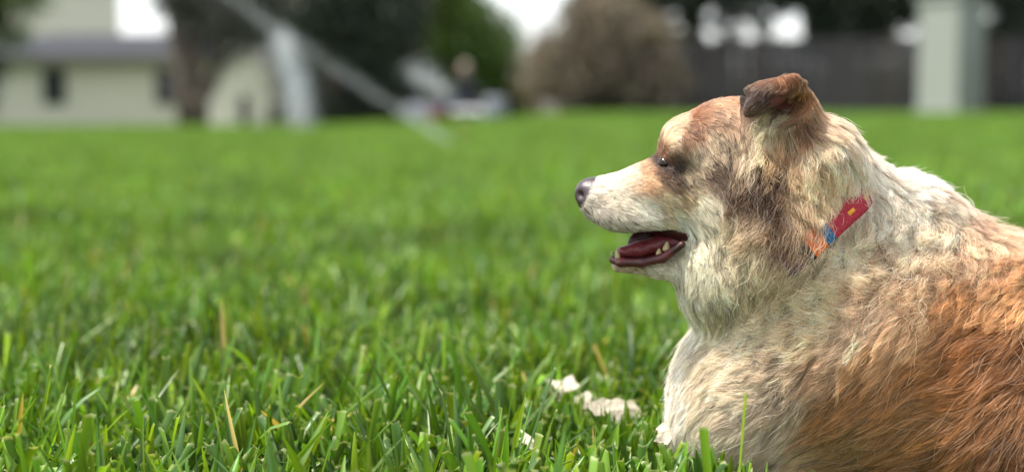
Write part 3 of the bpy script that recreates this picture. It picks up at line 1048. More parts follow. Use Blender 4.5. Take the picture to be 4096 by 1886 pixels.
# coat chart: where on the dog (seen from its side), which way the hair runs, its length, lift, curl and colour
#       px    py    dx    dy    cm   lift curl  colour
COAT = [
    (2420, 720, 1.0, 0.0, 0.45, .10, 0, (246, 236, 222)),
    (2520, 700, 1.0, -.05, 0.5, .10, 0, (236, 214, 192)),
    (2450, 790, 1.0, .15, 0.5, .10, 0, (238, 228, 212)),
    (2400, 850, .8, .5, 0.5, .10, 0, (206, 198, 188)),
    (2480, 890, .8, .5, 0.7, .12, 0, (206, 200, 188)),
    (2580, 840, 1.0, .3, 0.8, .12, 0, (240, 236, 222)),
    (2590, 675, 1.0, -.1, 0.5, .10, 0, (200, 158, 122)),
    (2600, 730, 1.0, .1, 0.6, .10, 0, (218, 180, 146)),
    (2640, 690, 1.0, .2, 0.5, .08, 0, (120, 84, 60)),
    (2650, 615, .7, -.7, 0.5, .10, 0, (150, 108, 80)),
    (2705, 668, 1.0, .3, 0.5, .08, 0, (70, 50, 40)),
    (2650, 676, 1.0, .2, 0.4, .06, 0, (62, 44, 36)),
    (2618, 650, 1.0, .2, 0.4, .06, 0, (84, 58, 44)),
    (2670, 622, .5, .8, 0.8, .07, 0, (96, 66, 50)),
    (2690, 560, .9, -.4, 0.9, .15, 0, (228, 206, 176)),
    (2700, 490, .9, -.5, 0.9, .15, 0, (222, 188, 152)),
    (2770, 440, 1.0, -.4, 1.0, .15, 0, (160, 100, 64)),
    (2850, 400, 1.0, -.3, 1.1, .15, 0, (206, 160, 124)),
    (2730, 560, .4, .7, 1.0, .14, 0, (150, 114, 90)),
    (2780, 520, .5, .8, 1.1, .14, 0, (140, 98, 74)),
    (2790, 610, .5, .8, 1.2, .14, 0, (206, 190, 168)),
    (2850, 560, .5, .8, 1.3, .14, 0, (196, 176, 152)),
    (2880, 480, .7, .6, 1.2, .14, 0, (178, 146, 120)),
    (2760, 690, .9, .5, 1.0, .12, 0, (190, 172, 148)),
    (2860, 700, .9, .5, 1.3, .14, 0, (112, 90, 74)),
    (2700, 735, 1.0, .4, 1.0, .12, 0, (112, 90, 70)),
    (2730, 790, 1.0, .5, 1.2, .14, 0, (178, 160, 128)),
    (2680, 800, 1.0, .4, 1.0, .12, 0, (222, 206, 178)),
    (2820, 830, .9, .6, 1.8, .16, 0, (228, 222, 202)),
    (2750, 880, .9, .5, 1.5, .14, 0, (234, 230, 212)),
    (2850, 930, .7, .8, 2.4, .18, .1, (222, 214, 192)),
    (2800, 1020, .6, .8, 1.6, .16, .1, (222, 220, 198)),
    (2640, 1075, 1.0, .3, 0.6, .10, 0, (226, 218, 204)),
    (2500, 1062, 1.0, .2, 0.4, .08, 0, (206, 188, 170)),
    (2960, 560, .2, 1.0, 1.8, .16, .1, (196, 174, 150)),
    (2960, 680, .0, 1.0, 2.6, .20, .25, (176, 152, 128)),
    # ear
    (2925, 395, .8, .3, 0.9, .14, 0, (198, 154, 118)),
    (2930, 450, .6, .7, 1.0, .14, 0, (190, 156, 128)),
    (2992, 398, -.8, .6, 0.85, .15, 0, (60, 42, 35)),
    (3050, 365, -.7, .6, 0.85, .16, 0, (62, 42, 34)),
    (3000, 440, -.8, .5, 0.5, .08, 0, (120, 92, 78)),
    (3060, 325, -.5, .2, 0.7, .16, 0, (122, 80, 56)),
    (3150, 318, .5, .2, 0.8, .16, 0, (146, 98, 68)),
    (3120, 420, -.8, .6, 0.35, .04, 0, (84, 46, 40)),
    (3160, 395, -.8, .6, 0.35, .05, 0, (96, 58, 48)),
    (3185, 400, -.2, .9, 1.2, .16, 0, (150, 112, 82)),
    (3140, 480, -.85, .45, 2.2, .16, .1, (212, 206, 176)),
    (3060, 500, -.6, .8, 2.0, .14, .1, (206, 196, 166)),
    (3215, 400, .5, .8, 1.6, .18, 0, (196, 148, 108)),
    (3210, 500, .2, 1.0, 2.0, .18, .1, (150, 112, 82)),
    (3130, 560, .0, 1.0, 2.4, .18, .2, (176, 140, 106)),
    # cheek ruff under the ear
    (3010, 620, -.1, 1.0, 2.8, .22, .3, (216, 200, 176)),
    (3020, 700, .1, 1.0, 3.0, .22, .5, (84, 60, 45)),
    (3100, 690, .3, 1.0, 3.0, .22, .5, (92, 66, 50)),
    (3060, 640, .4, .8, 2.6, .26, .6, (176, 146, 108)),
    (2960, 780, .1, 1.0, 3.0, .20, .4, (112, 86, 68)),
    (3080, 800, .1, 1.0, 3.4, .20, .5, (92, 68, 52)),
    (2990, 880, .1, 1.0, 3.2, .22, .8, (196, 174, 146)),
    (2930, 870, .3, 1.0, 2.6, .20, .5, (206, 192, 166)),
    (3100, 900, .2, 1.0, 3.6, .20, .5, (140, 114, 92)),
    (3030, 1000, .1, 1.0, 3.8, .22, .5, (218, 204, 178)),
    (3150, 1000, .1, 1.0, 3.8, .22, .5, (224, 206, 180)),
    (2900, 1030, .2, 1.0, 3.0, .20, .4, (214, 206, 182)),
    (2830, 1130, .2, 1.0, 2.8, .20, .2, (226, 224, 202)),
    (2760, 1180, .1, 1.0, 2.6, .24, .1, (230, 228, 210)),
    (2880, 1230, .3, 1.0, 3.0, .22, .2, (206, 200, 178)),
    (2980, 1120, .2, 1.0, 3.6, .22, .4, (220, 206, 182)),
    (3080, 1100, .1, 1.0, 3.4, .22, .4, (216, 198, 172)),
    # neck
    (3250, 560, .6, .8, 2.6, .20, .3, (236, 212, 184)),
    (3220, 660, .4, .9, 3.0, .20, .4, (236, 212, 178)),
    (3190, 780, .4, .9, 3.2, .22, .5, (234, 208, 176)),
    (3165, 690, .4, .9, 3.0, .20, .4, (226, 200, 164)),
    (3165, 870, .3, 1.0, 3.4, .20, .5, (206, 178, 148)),
    (3300, 500, .8, .6, 2.6, .22, .2, (236, 210, 184)),
    (3400, 600, .7, .7, 2.8, .22, .3, (242, 224, 204)),
    (3350, 700, .6, .8, 3.0, .22, .5, (242, 214, 186)),
    (3300, 830, .4, .9, 3.2, .22, .5, (240, 216, 190)),
    (3480, 660, .7, .7, 3.0, .22, .3, (246, 232, 218)),
    (3250, 920, .2, 1.0, 3.4, .22, .5, (232, 210, 184)),
    (3430, 760, .6, .8, 2.8, .22, .4, (244, 228, 212)),
    # withers and back
    (3640, 740, .7, .1, 2.6, .24, .2, (252, 242, 232)),
    (3760, 790, .9, .3, 2.4, .20, .3, (244, 222, 204)),
    (3900, 880, .9, .3, 2.6, .26, .3, (226, 192, 164)),
    (4050, 950, .9, .4, 2.6, .24, .2, (230, 196, 166)),
    (3560, 840, .3, .8, 2.6, .30, .8, (250, 234, 216)),
    (3700, 920, .2, .8, 2.6, .28, .9, (244, 220, 196)),
    (3850, 1000, -.2, .9, 2.8, .24, .6, (232, 198, 168)),
    (4030, 1060, -.4, .8, 3.0, .22, .4, (218, 176, 138)),
    (3400, 980, -.1, .9, 2.6, .28, 1., (246, 224, 198)),
    (3550, 1030, -.2, .9, 2.8, .26, 1., (242, 216, 190)),
    (3250, 1120, -.3, .9, 2.6, .26, 1., (244, 224, 196)),
    (3120, 1220, -.4, .8, 2.6, .26, .9, (240, 224, 198)),
    (3350, 1180, -.3, .9, 2.6, .26, 1., (248, 226, 194)),
    (3050, 1330, -.5, .7, 2.8, .22, .6, (240, 224, 200)),
    (3220, 1300, -.4, .8, 2.8, .24, .8, (238, 216, 186)),
    (3450, 1190, -.5, .9, 3.0, .20, .5, (228, 200, 174)),
    (3650, 1140, -.5, .9, 3.0, .22, .6, (222, 188, 158)),
    (3420, 1320, -.6, .8, 3.2, .18, .3, (222, 194, 168)),
    # chest
    (2760, 1500, -.7, .4, 2.6, .28, .1, (238, 230, 216)),
    (2720, 1620, -.7, .5, 2.6, .28, .0, (242, 236, 224)),
    (2880, 1450, -.8, .4, 3.0, .20, .2, (220, 206, 182)),
    (2880, 1580, -.9, .3, 3.2, .18, .1, (222, 208, 186)),
    (2860, 1720, -.8, .5, 3.0, .18, .1, (230, 220, 204)),
    (2780, 1820, -.5, .9, 2.6, .20, .0, (238, 230, 218)),
    (3020, 1500, -.8, .5, 3.4, .18, .3, (218, 202, 180)),
    (3120, 1400, -.6, .6, 3.2, .20, .5, (208, 190, 168)),
    (3050, 1640, -.8, .5, 3.6, .16, .1, (218, 204, 184)),
    (3000, 1800, -.7, .7, 3.4, .16, .1, (216, 204, 188)),
    (3180, 1560, -.7, .7, 3.6, .16, .2, (206, 188, 168)),
    (3150, 1760, -.7, .7, 3.6, .16, .1, (200, 184, 168)),
    # flank, rust brown
    (3300, 1450, -.7, .8, 3.6, .15, .2, (206, 174, 146)),
    (3500, 1400, -.75, .75, 3.8, .14, .1, (205, 161, 116)),
    (3650, 1300, -.75, .7, 3.8, .15, .1, (215, 175, 138)),
    (3850, 1180, -.7, .7, 3.6, .18, .2, (215, 164, 115)),
    (4050, 1180, -.7, .7, 3.6, .18, .1, (217, 173, 128)),
    (3350, 1640, -.7, .75, 3.8, .14, .1, (191, 147, 105)),
    (3480, 1560, -.7, .75, 3.8, .14, .1, (181, 135, 93)),
    (3250, 1860, -.8, .5, 3.6, .14, .1, (206, 184, 150)),
    (3450, 1780, -.8, .55, 3.8, .14, .1, (174, 142, 102)),
    (3700, 1450, -.9, .4, 4.0, .14, .1, (180, 131, 83)),
    (3900, 1350, -.8, .5, 4.0, .15, .1, (172, 121, 75)),
    (3750, 1620, -.95, .3, 4.0, .14, .1, (179, 135, 88)),
    (3650, 1800, -.9, .45, 4.0, .14, .1, (166, 126, 83)),
    (3950, 1560, -.8, .6, 4.2, .14, .1, (160, 112, 68)),
    (4080, 1400, -.6, .8, 4.0, .15, .1, (147, 102, 64)),
    (4050, 1700, -.4, 1., 4.2, .14, .1, (147, 104, 66)),
    (3900, 1780, -.6, .9, 4.2, .14, .1, (159, 114, 71)),
    (4090, 1850, -.2, 1., 4.2, .14, .1, (141, 97, 60)),
    (4300, 1500, -.3, 1., 4.2, .15, .1, (160, 112, 69)),
    (4350, 1150, .6, .8, 3.6, .18, .1, (208, 161, 118)),
    (2900, 1980, -1., .2, 1.2, .14, 0, (236, 228, 214)),
]
CT = np.array([[c[0], c[1], c[2], c[3], c[4], c[5], c[6], *srgb(*c[7])] for c in COAT], dtype=np.float32)


def coat(px, py):
    """interpolated coat chart rows (dx, dy, len, lift, curl, r, g, b) at chart positions."""
    out = np.empty((len(px), 8), dtype=np.float32)
    for s in range(0, len(px), 40000):
        e = slice(s, s + 40000)
        d2 = (px[e, None] - CT[None, :, 0]) ** 2 + (py[e, None] - CT[None, :, 1]) ** 2
        w = 1.0 / (d2 + 250.0) ** 2.4
        w /= w.sum(1)[:, None]
        out[e] = w @ CT[:, 2:]
    return out


dog = empty('dog', dp(3500, 2035, 0.06), 'long haired cream and rust dog lying in the grass, mouth open, facing left', 'dog')
doff = np.array(dog.location)

# skin colours
px_, py_ = topx(dv)
ck = coat(px_, py_)
bc = ck[:, 5:8] * 0.80


def blend(col, mask, rgb):
    return col * (1 - mask[:, None]) + np.array(srgb(*rgb))[None] * mask[:, None]


nose_c = np.array(dp(2335, 768)); 
def bump3(p, c, r):
    return np.clip(1.5 - np.linalg.norm((p - np.array(c)) / np.array(r), axis=1), 0, 1)


def nose_mask(p):
    a, b_ = topx(p)
    # the nose leather: in front of a slanted line from top (2385,708) to bottom (2330,815)
    t = (2392 - a) + (b_ - 707) * (-0.50)
    return sstep(-8, 8, t) * sstep(842, 826, b_)


def mouth_mask(p):
    a, b_ = topx(p)
    # inside of the mouth between the lips
    up = 919 + np.interp(a, [2430, 2520, 2600, 2660, 2720, 2750], [8, 4, -10, -14, 6, 34])
    lo_ = np.interp(a, [2430, 2480, 2560, 2640, 2700, 2750], [1052, 1063, 1057, 1038, 1004, 955])
    return sstep(up - 3, up + 5, b_) * sstep(lo_ + 5, lo_ - 3, b_) * (a > 2425) * sstep(2758, 2745, a)


def eye_mask(p):
    a, b_ = topx(p)
    return np.clip(1.6 - np.hypot((a - 2650) / 34, (b_ - 649 - (a - 2650) * 0.35) / 19), 0, 1)


nm, mm, em = nose_mask(dv), mouth_mask(dv), eye_mask(dv)
earhole = np.clip(1.5 - np.hypot((px_ - 3130) / 62, (py_ - 412) / 40), 0, 1) * (dv[:, 1] < DY)
bc = blend(bc, nm, (56, 43, 47))
bc = blend(bc, mm, (78, 24, 26))
bc = blend(bc, np.clip(em * 1.2, 0, 1), (34, 26, 22))
bc = blend(bc, earhole, (92, 46, 40))

sm, sn, sl_, sb = new_mat('dog_skin')
a_ = sn.new('ShaderNodeAttribute'); a_.attribute_name = 'tint'
sl_.new(a_.outputs['Color'], sb.inputs['Base Color'])
r_ = sn.new('ShaderNodeAttribute'); r_.attribute_name = 'wet'
mr = sn.new('ShaderNodeMapRange'); mr.inputs[3].default_value = 0.85; mr.inputs[4].default_value = 0.34
sl_.new(r_.outputs['Fac'], mr.inputs[0]); sl_.new(mr.outputs[0], sb.inputs['Roughness'])
nz_ = sn.new('ShaderNodeTexVoronoi'); nz_.inputs['Scale'].default_value = 900
tc_ = sn.new('ShaderNodeTexCoord'); sl_.new(tc_.outputs['Object'], nz_.inputs['Vector'])
bp_ = sn.new('ShaderNodeBump'); bp_.inputs['Strength'].default_value = 0.35; bp_.inputs['Distance'].default_value = 0.0006
sl_.new(nz_.outputs['Distance'], bp_.inputs['Height']); sl_.new(bp_.outputs[0], sb.inputs['Normal'])
body = mesh_np('body', dv - doff, dq, sm, smooth=True, parent=dog)
set_color(body, bc)
wa = body.data.attributes.new('wet', 'FLOAT', 'POINT')
wa.data.foreach_set('value', np.clip(nm + mm + em, 0, 1).astype(np.float32))


# ---- mouth, teeth, eye
def sdf_part(name, f, lo, hi, step, mat, parent=dog):
    g, _ = grid_points(lo, hi, step)
    v, q = surface_nets(f(g), np.array(lo), step)
    return mesh_np(name, v - doff, q, mat, smooth=True, parent=parent)


gum_m, gn, gl, gb = new_mat('wet_gum')
gb.inputs['Roughness'].default_value = 0.5
gb.inputs['Subsurface Weight'].default_value = 0.15
gb.inputs['Subsurface Radius'].default_value = (0.004, 0.001, 0.001)
g1 = gn.new('ShaderNodeTexNoise'); g1.inputs['Scale'].default_value = 90
gt = gn.new('ShaderNodeTexCoord'); gl.new(gt.outputs['Object'], g1.inputs['Vector'])
gr = gn.new('ShaderNodeValToRGB')
gr.color_ramp.elements[0].position = 0.35; gr.color_ramp.elements[0].color = (*srgb(44, 16, 18), 1)
gr.color_ramp.elements[1].position = 0.65; gr.color_ramp.elements[1].color = (*srgb(92, 32, 33), 1)
gl.new(g1.outputs[0], gr.inputs[0]); gl.new(gr.outputs[0], gb.inputs['Base Color'])
tongue_m = mat_simple('tongue', srgb(100, 38, 42), 0.42, noise=0.15, scale=120, bump=0.3)
dark_m = mat_simple('mouth_dark', srgb(58, 18, 20), 0.4, noise=0.2, scale=60)
tooth_m = mat_simple('tooth', srgb(158, 142, 106), 0.45, noise=0.1, scale=80)
mlo = dp(2400, 1100, -0.05); mhi = dp(2790, 860, 0.06)


def pk(pts):
    return [dp(*p) for p in pts]


def chain(g, pts, rads, sy=1.0, kk=0.004):
    V = None
    for (a, ra), (b, rb) in zip(list(zip(pts, rads))[:-1], list(zip(pts, rads))[1:]):
        c = cone(g, dp(*a), ra * k, dp(*b), rb * k, sy)
        V = c if V is None else smin(V, c, kk)
    return V


# lower gum and lip, a U seen from its side
sdf_part('lower_gum', lambda g: np.minimum(
    chain(g, [(2452, 1038, 0.0), (2480, 1043, -0.013), (2560, 1042, -0.019), (2640, 1022, -0.025), (2712, 966, -0.032)], [16, 17, 17, 17, 15]),
    chain(g, [(2452, 1038, 0.0), (2480, 1042, 0.013), (2560, 1036, 0.019), (2640, 1006, 0.025), (2712, 966, 0.03)], [16, 17, 17, 17, 15])),
    mlo, mhi, 0.0012, gum_m)
sdf_part('tongue', lambda g: smax(chain(g, [(2490, 1008, 0), (2560, 996, 0), (2640, 975, 0), (2740, 960, 0)], [24, 32, 36, 40], 1.35), 0 * g[..., 0] - 1, 0.001),
         mlo, mhi, 0.0014, tongue_m)
# far cheek and palate that close the mouth behind
sdf_part('mouth_lining', lambda g: np.minimum(
    chain(g, [(2560, 982, 0.018), (2600, 966, 0.022), (2660, 950, 0.028), (2745, 955, 0.030)], [44, 60, 66, 60], 0.35),
    chain(g, [(2560, 915, 0.0), (2620, 908, 0.0), (2740, 925, 0.0)], [14, 24, 50], 2.2)),
    mlo, mhi, 0.0014, dark_m)


def tooth(px, py, dy, h, r, lean, parent=dog):
    bm = bmesh.new()
    p = Vector(dp(px, py, dy)) - Vector(dog.location)
    n = 5
    pts = [p + Vector((lean * k * (t ** 1.5), 0, h * k * t)) for t in np.linspace(0, 1, n)]
    tube(bm, pts, [r * k * (1 - 0.85 * t ** 1.6) for t in np.linspace(0, 1, n)], 10)
    bm_obj('tooth', bm, tooth_m, parent, smooth=True)


tooth(2468, 1030, -0.012, 40, 12, -6)
for i in range(4): tooth(2447 + i * 2, 1018, -0.006 + i * 0.004, 14, 6, -3)
tooth(2628, 1010, -0.020, 26, 14, 0)
tooth(2656, 994, -0.022, 38, 17, 4)

eye_m, en, el_, eb = new_mat('eye')
eb.inputs['Base Color'].default_value = (*srgb(30, 20, 15), 1)
eb.inputs['Roughness'].default_value = 0.12
eb.inputs['Specular IOR Level'].default_value = 0.3
# the eyeball sits just inside the lids: find where the line of sight meets the head beside the socket
ep = np.array([dp(2652, 690, y_) for y_ in np.linspace(-0.07, 0.0, 141)])
ev, _g = sdf_at(ep)
ey = float(ep[np.argmax(ev < 0), 1]) - DY
bm = bmesh.new()
bmesh.ops.create_uvsphere(bm, u_segments=32, v_segments=20, radius=0.0078, matrix=Matrix.Translation(Vector(dp(2652, 651, ey + 0.0104)) - Vector(dog.location)))
eye = bm_obj('eye', bm, eye_m, dog, smooth=True)

# ---- collar: woven band round the neck, coloured in blocks
cc = np.array(dp(3150, 968, 0.012))
cdir = np.array([-541, 0, -429.0]); cdir /= np.linalg.norm(cdir)        # along the band on the near side, downwards left
cnrm = np.array([0.62, 0, -0.78]); cnrm /= np.linalg.norm(cnrm)         # neck axis, head to body
COLLAR_W = 0.025


def collar_surface(th, lift):
    """first point where the ray from the neck's middle leaves the coat by lift."""
    d = np.cos(th)[:, None] * cdir + np.sin(th)[:, None] * np.array([0, -1.0, 0])
    t = np.full(len(th), 0.02)
    hit = np.zeros(len(th), bool)
    for _ in range(130):
        v, _g = sdf_at(cc + d * t[:, None])
        hit |= (v > lift)
        t = np.where(hit, t, t + 0.001)
    return np.minimum(t, 0.105), d


th = np.linspace(0, 2 * math.pi, 241)[:-1]
tt, dd = collar_surface(th, 0.0055)
al_ = (topx(cc + dd * tt[:, None])[0] - 3498) / -541 * 690.0
tt = tt - np.where((al_ > 470) | (al_ < -60) | (np.sin(th) < 0), 0.0035, 0.0)      # elsewhere it sinks under the hair
for _ in range(6): tt = (np.roll(tt, 1) + tt * 2 + np.roll(tt, -1)) / 4
red_w = mat_simple('red_webbing', srgb(168, 46, 62), 0.85, noise=0.35, scale=300, bump=0.5)
col_m = {'red': red_w, 'yellow': mat_simple('yellow_webbing', srgb(232, 160, 50), 0.8, noise=0.2, scale=300, bump=0.5),
         'blue': mat_simple('blue_webbing', srgb(40, 98, 142), 0.8, noise=0.25, scale=300, bump=0.5),
         'orange': mat_simple('orange_webbing', srgb(226, 104, 24), 0.8, noise=0.25, scale=300, bump=0.5),
         'black': mat_simple('black_webbing', srgb(38, 36, 38), 0.8, noise=0.3, scale=300, bump=0.5),
         'purple': mat_simple('purple_webbing', srgb(88, 62, 98), 0.8, noise=0.3, scale=300, bump=0.5)}
nw = 7
ring = []
for j in range(nw):
    s = j / (nw - 1) - 0.5
    ring.append(cc + dd * (tt + 0.0015 * math.cos(s * math.pi))[:, None] + cnrm * (s * COLLAR_W))
inner = [cc + dd * (tt - 0.003)[:, None] + cnrm * (s * COLLAR_W) for s in (0.5, -0.5)]
rings = np.stack(ring + inner, 1)                                       # (240, 9, 3)
nr = rings.shape[1]
V_ = rings.reshape(-1, 3)
mpx, mpy = topx(V_)
mid = rings[:, 3]
mx_, my_ = topx(mid)


def block(i, j):
    """colour of the band cell: blocks follow the band as the photograph shows them."""
    if mid[i, 1] > cc[1]:
        return ('red', 'yellow', 'blue', 'orange', 'black', 'purple')[(i // 9) % 6]
    s = (mx_[i] - 3498) / -541 * 690.0                                   # px along the band from its upper end
    if s < 230:
        if j in (3,) and (25 < s < 60 or 110 < s < 140): return 'yellow'
        return 'red'
    if s < 275: return 'blue'
    if s < 335: return 'orange'
    if s < 400: return 'black'
    if s < 470: return 'purple'
    return ('black', 'orange', 'black', 'yellow')[int(s // 45) % 4]


names = list(col_m)
F_, MI = [], []
n_ = len(th)
for i in range(n_):
    for j in range(nr):
        a, b_ = i * nr + j, i * nr + (j + 1) % nr
        c_, d_ = ((i + 1) % n_) * nr + (j + 1) % nr, ((i + 1) % n_) * nr + j
        F_.append((a, b_, c_, d_)); MI.append(names.index(block(i, j)))
collar = mesh_np('collar', V_ - doff, np.array(F_), None, smooth=True, parent=dog)
for nme in names: collar.data.materials.append(col_m[nme])
collar.data.polygons.foreach_set('material_index', np.array(MI, dtype=np.int32))
tag(collar, 'woven collar in blocks of red, yellow, blue, orange and black')


# ---- the coat itself: strands that follow the chart over the body
def scol_l(c):
    return c @ np.array([0.3, 0.6, 0.1])


def grow():
    tri = np.concatenate([dq[:, [0, 1, 2]], dq[:, [0, 2, 3]]])
    A, B, C = dv[tri[:, 0]], dv[tri[:, 1]], dv[tri[:, 2]]
    nrm = np.cross(B - A, C - A)
    area = np.linalg.norm(nrm, axis=1) * 0.5
    nrm = nrm / (2 * area[:, None] + 1e-12)
    cen = (A + B + C) / 3
    a, b_ = topx(cen)
    row = coat(a, b_)
    dens = 1.0 / np.clip(row[:, 2], 0.5, 4.0) ** 0.8
    dens *= np.where(nrm[:, 1] < 0.35, 1.0, 0.22)
    dens *= np.where((cen[:, 2] < 0.0) | (a > 4420), 0.05, 1.0)
    # nothing grows on nose, mouth, eye or under the collar
    bare = np.clip(nose_mask(cen) + mouth_mask(cen) * 1.0 + (eye_mask(cen) > 0.72) + (np.hypot((a - 3134) / 50, (b_ - 408) / 30) < 1) * (cen[:, 1] < DY), 0, 1)
    dens *= (1 - bare)
    s = (cen - cc) @ cnrm
    rad = np.linalg.norm((cen - cc) - s[:, None] * cnrm, axis=1)
    along = (a - 3498) / -541 * 690.0
    open_ = (np.abs(s) < COLLAR_W * 0.60) & (rad < 0.13) & (cen[:, 1] < cc[1] + 0.02)
    dens *= np.where(open_, np.where((along > 15) & (along < 385), 0.0, 1.0), 1.0)
    w = area * dens
    cw = np.cumsum(w); cw /= cw[-1]
    N = NSTRANDS
    ti = np.searchsorted(cw, rng.random(N))
    r1, r2 = np.sqrt(rng.random(N)), rng.random(N)
    P0 = A[ti] * (1 - r1)[:, None] + B[ti] * (r1 * (1 - r2))[:, None] + C[ti] * (r1 * r2)[:, None]
    a, b_ = topx(P0)
    row = coat(a, b_)
    length = row[:, 2] * 0.01
    lift, curl = row[:, 3], row[:, 4]
    col = row[:, 5:8] ** 1.25 * np.array([1.02, 0.95, 0.87], dtype=np.float32)
    # fine and coarse variation of length, lay and colour
    n1 = vnoise(P0, 45, 1); n2 = vnoise(P0, 110, 2); n3 = vnoise(P0, 28, 3)
    length = length * (0.72 + 0.6 * n1) * rng.uniform(0.7, 1.15, N)
    lift = lift * (0.65 + 0.7 * n2)
    ang = (n3 - 0.5) * 2.0 * np.clip(curl + 0.16, 0, 1.2) + (n2 - 0.5) * 1.8 * np.clip(curl + 0.10, 0, 1.2) + rng.normal(size=N) * 0.10
    fly = rng.random(N) < 0.012                                  # loose single hairs lying over the coat
    length = np.where(fly & (row[:, 2] > 1.5), length * 1.25, length)
    lift = np.where(fly, lift * 1.25 + 0.02, lift)
    ang = np.where(fly, ang + rng.normal(size=N) * 0.45, ang)
    STEPS = 12
    pts = np.empty((N, STEPS + 1, 3), dtype=np.float32)
    pts[:, 0] = P0
    p = P0.copy()
    ph = rng.random(N) * 6.28
    for s_ in range(1, STEPS + 1):
        a, b_ = topx(p)
        ix = coat_lookup(a, b_)
        dx, dy = ix[:, 0], ix[:, 1]
        ca, sa = np.cos(ang), np.sin(ang)
        d = np.stack([dx * ca - dy * sa, np.zeros(N), -(dx * sa + dy * ca)], 1)
        v, g = sdf_at(p)
        d = d + np.array([0, 0.0, -0.15])                      # gravity
        d = d - (d * g).sum(1)[:, None] * g
        d /= np.linalg.norm(d, axis=1)[:, None] + 1e-6
        step = (length / STEPS)[:, None]
        p = p + d * step
        v, g = sdf_at(p)
        t = s_ / STEPS
        want = lift * length * (t ** 0.75) + 0.0004
        p = p + g * (want - v)[:, None] * 0.85
        pts[:, s_] = p
    # clumping on two scales, then curl
    for (nc, power, amt) in ((NSTRANDS // 14, 0.85, 0.78), (NSTRANDS // 150, 1.2, 0.50)):
        ci = rng.choice(N, nc, replace=False)
        kd = kdtree.KDTree(nc)
        for q_, i in enumerate(ci): kd.insert(P0[i], q_)
        kd.balance()
        own = np.array([kd.find(P0[i])[1] for i in range(N)])
        tgt = pts[ci[own]]
        am = amt * np.clip(0.35 + length / 0.03, 0, 1) * rng.uniform(0.3, 1.25, N)
        wgt = np.clip(am[:, None] * (np.linspace(0, 1, STEPS + 1) ** power)[None, :], 0, 0.95)
        # only strands of similar direction gather
        dd_ = np.linalg.norm(tgt[:, -1] - pts[:, -1], axis=1)
        wgt *= ((dd_ < 0.024) & ~fly)[:, None]
        pts += (tgt - pts) * wgt[..., None]
        ph = ph * 0.35 + (rng.random(nc) * 6.28)[own] * 1.0 if nc < NSTRANDS // 60 else ph
        jit = rng.normal(size=nc)[own]
        col = col * np.exp((0.24 if nc > NSTRANDS // 60 else 0.09) * jit)[:, None]
        lift_j = None
    t = np.linspace(0, 1, STEPS + 1)
    tan = pts[:, -1] - pts[:, 0]
    tan /= np.linalg.norm(tan, axis=1)[:, None] + 1e-6
    _, g0 = sdf_at(P0)
    bi = np.cross(tan, g0)
    amp = np.minimum(curl, 0.9) * length * 0.20 * rng.uniform(0.5, 1.5, N) + length * 0.012
    fr = rng.uniform(0.8, 1.3, N) * (1 + 0.7 * np.clip(curl, 0, 1))
    w1 = np.sin(ph[:, None] + 6.28 * fr[:, None] * t[None]) - np.sin(ph)[:, None]
    w2 = np.cos(ph[:, None] + 6.28 * fr[:, None] * t[None]) - np.cos(ph)[:, None]
    pts += bi[:, None, :] * (amp[:, None] * w1 * t[None] ** 0.7)[..., None]
    pts += g0[:, None, :] * (amp[:, None] * 0.8 * np.maximum(w2, -0.4) * t[None] ** 0.7)[..., None]
    # strands outside bare zones whose tips would cover the eye or mouth are trimmed
    # colour: per strand, grizzled patches of darker and lighter hair
    gz = vnoise(P0, 70, 9)
    col *= np.exp(0.22 * rng.normal(size=N))[:, None]
    dark = rng.random(N) < np.where(P0[:, 0] < 0.25, 0.10 + 0.40 * (gz > 0.58), np.where(scol_l(col) < 0.16, 0.16 + 0.34 * (gz > 0.55), 0.06 + 0.18 * (gz > 0.6)))
    a, b_ = topx(P0)
    face = sstep(2620, 2700, a) * sstep(3010, 2900, a) * sstep(760, 700, b_)
    col[dark] *= (1 - 0.30 - 0.35 * face[dark])[:, None]
    rust = sstep(0.20, 0.08, scol_l(col))[:, None]                # the rust hair is duller than the chart's tan
    col *= 1 - rust * np.array([0.12, 0.10, 0.08])
    light = (rng.random(N) < 0.08) | fly
    col[light] = col[light] * 1.15 * 0.82 + np.array(srgb(250, 236, 214)) * 0.18
    # speckles on the muzzle
    spk = (vnoise(P0, 360, 21) > 0.74) & (a < 2580) & (b_ > 780)
    col[spk] *= 0.22
    col = np.clip(col, 0.006, 0.90)
    return pts, col, length


LG = 24
lx = np.arange(2200, 4800, LG); ly = np.arange(200, 2200, LG)
LX, LY = np.meshgrid(lx, ly, indexing='ij')
LUT = coat(LX.ravel().astype(np.float32), LY.ravel().astype(np.float32)).reshape(len(lx), len(ly), 8)


def coat_lookup(a, b_):
    u = np.clip((a - 2200) / LG, 0, len(lx) - 1.001); v = np.clip((b_ - 200) / LG, 0, len(ly) - 1.001)
    i, j = u.astype(int), v.astype(int)
    f, h = (u - i)[:, None], (v - j)[:, None]
    return (LUT[i, j] * (1 - f) * (1 - h) + LUT[i + 1, j] * f * (1 - h) + LUT[i, j + 1] * (1 - f) * h + LUT[i + 1, j + 1] * f * h)


NSTRANDS = 200000
pts, scol, slen = grow()
n_pt = pts.shape[1]
hc = bpy.data.hair_curves.new('coat')
hc.add_curves([n_pt] * len(pts))
hc.attributes['position'].data.foreach_set('vector', (pts - doff).astype(np.float32).ravel()) if 'position' in hc.attributes else None
ra = hc.attributes.get('radius') or hc.attributes.new('radius', 'FLOAT', 'POINT')
rad = (0.00014 + 0.00007 * np.clip(slen / 0.03, 0, 1))[:, None] * np.interp(np.linspace(0, 1, n_pt), [0, .5, .8, 1], [1, .95, .7, .2])[None]
ra.data.foreach_set('value', rad.astype(np.float32).ravel())
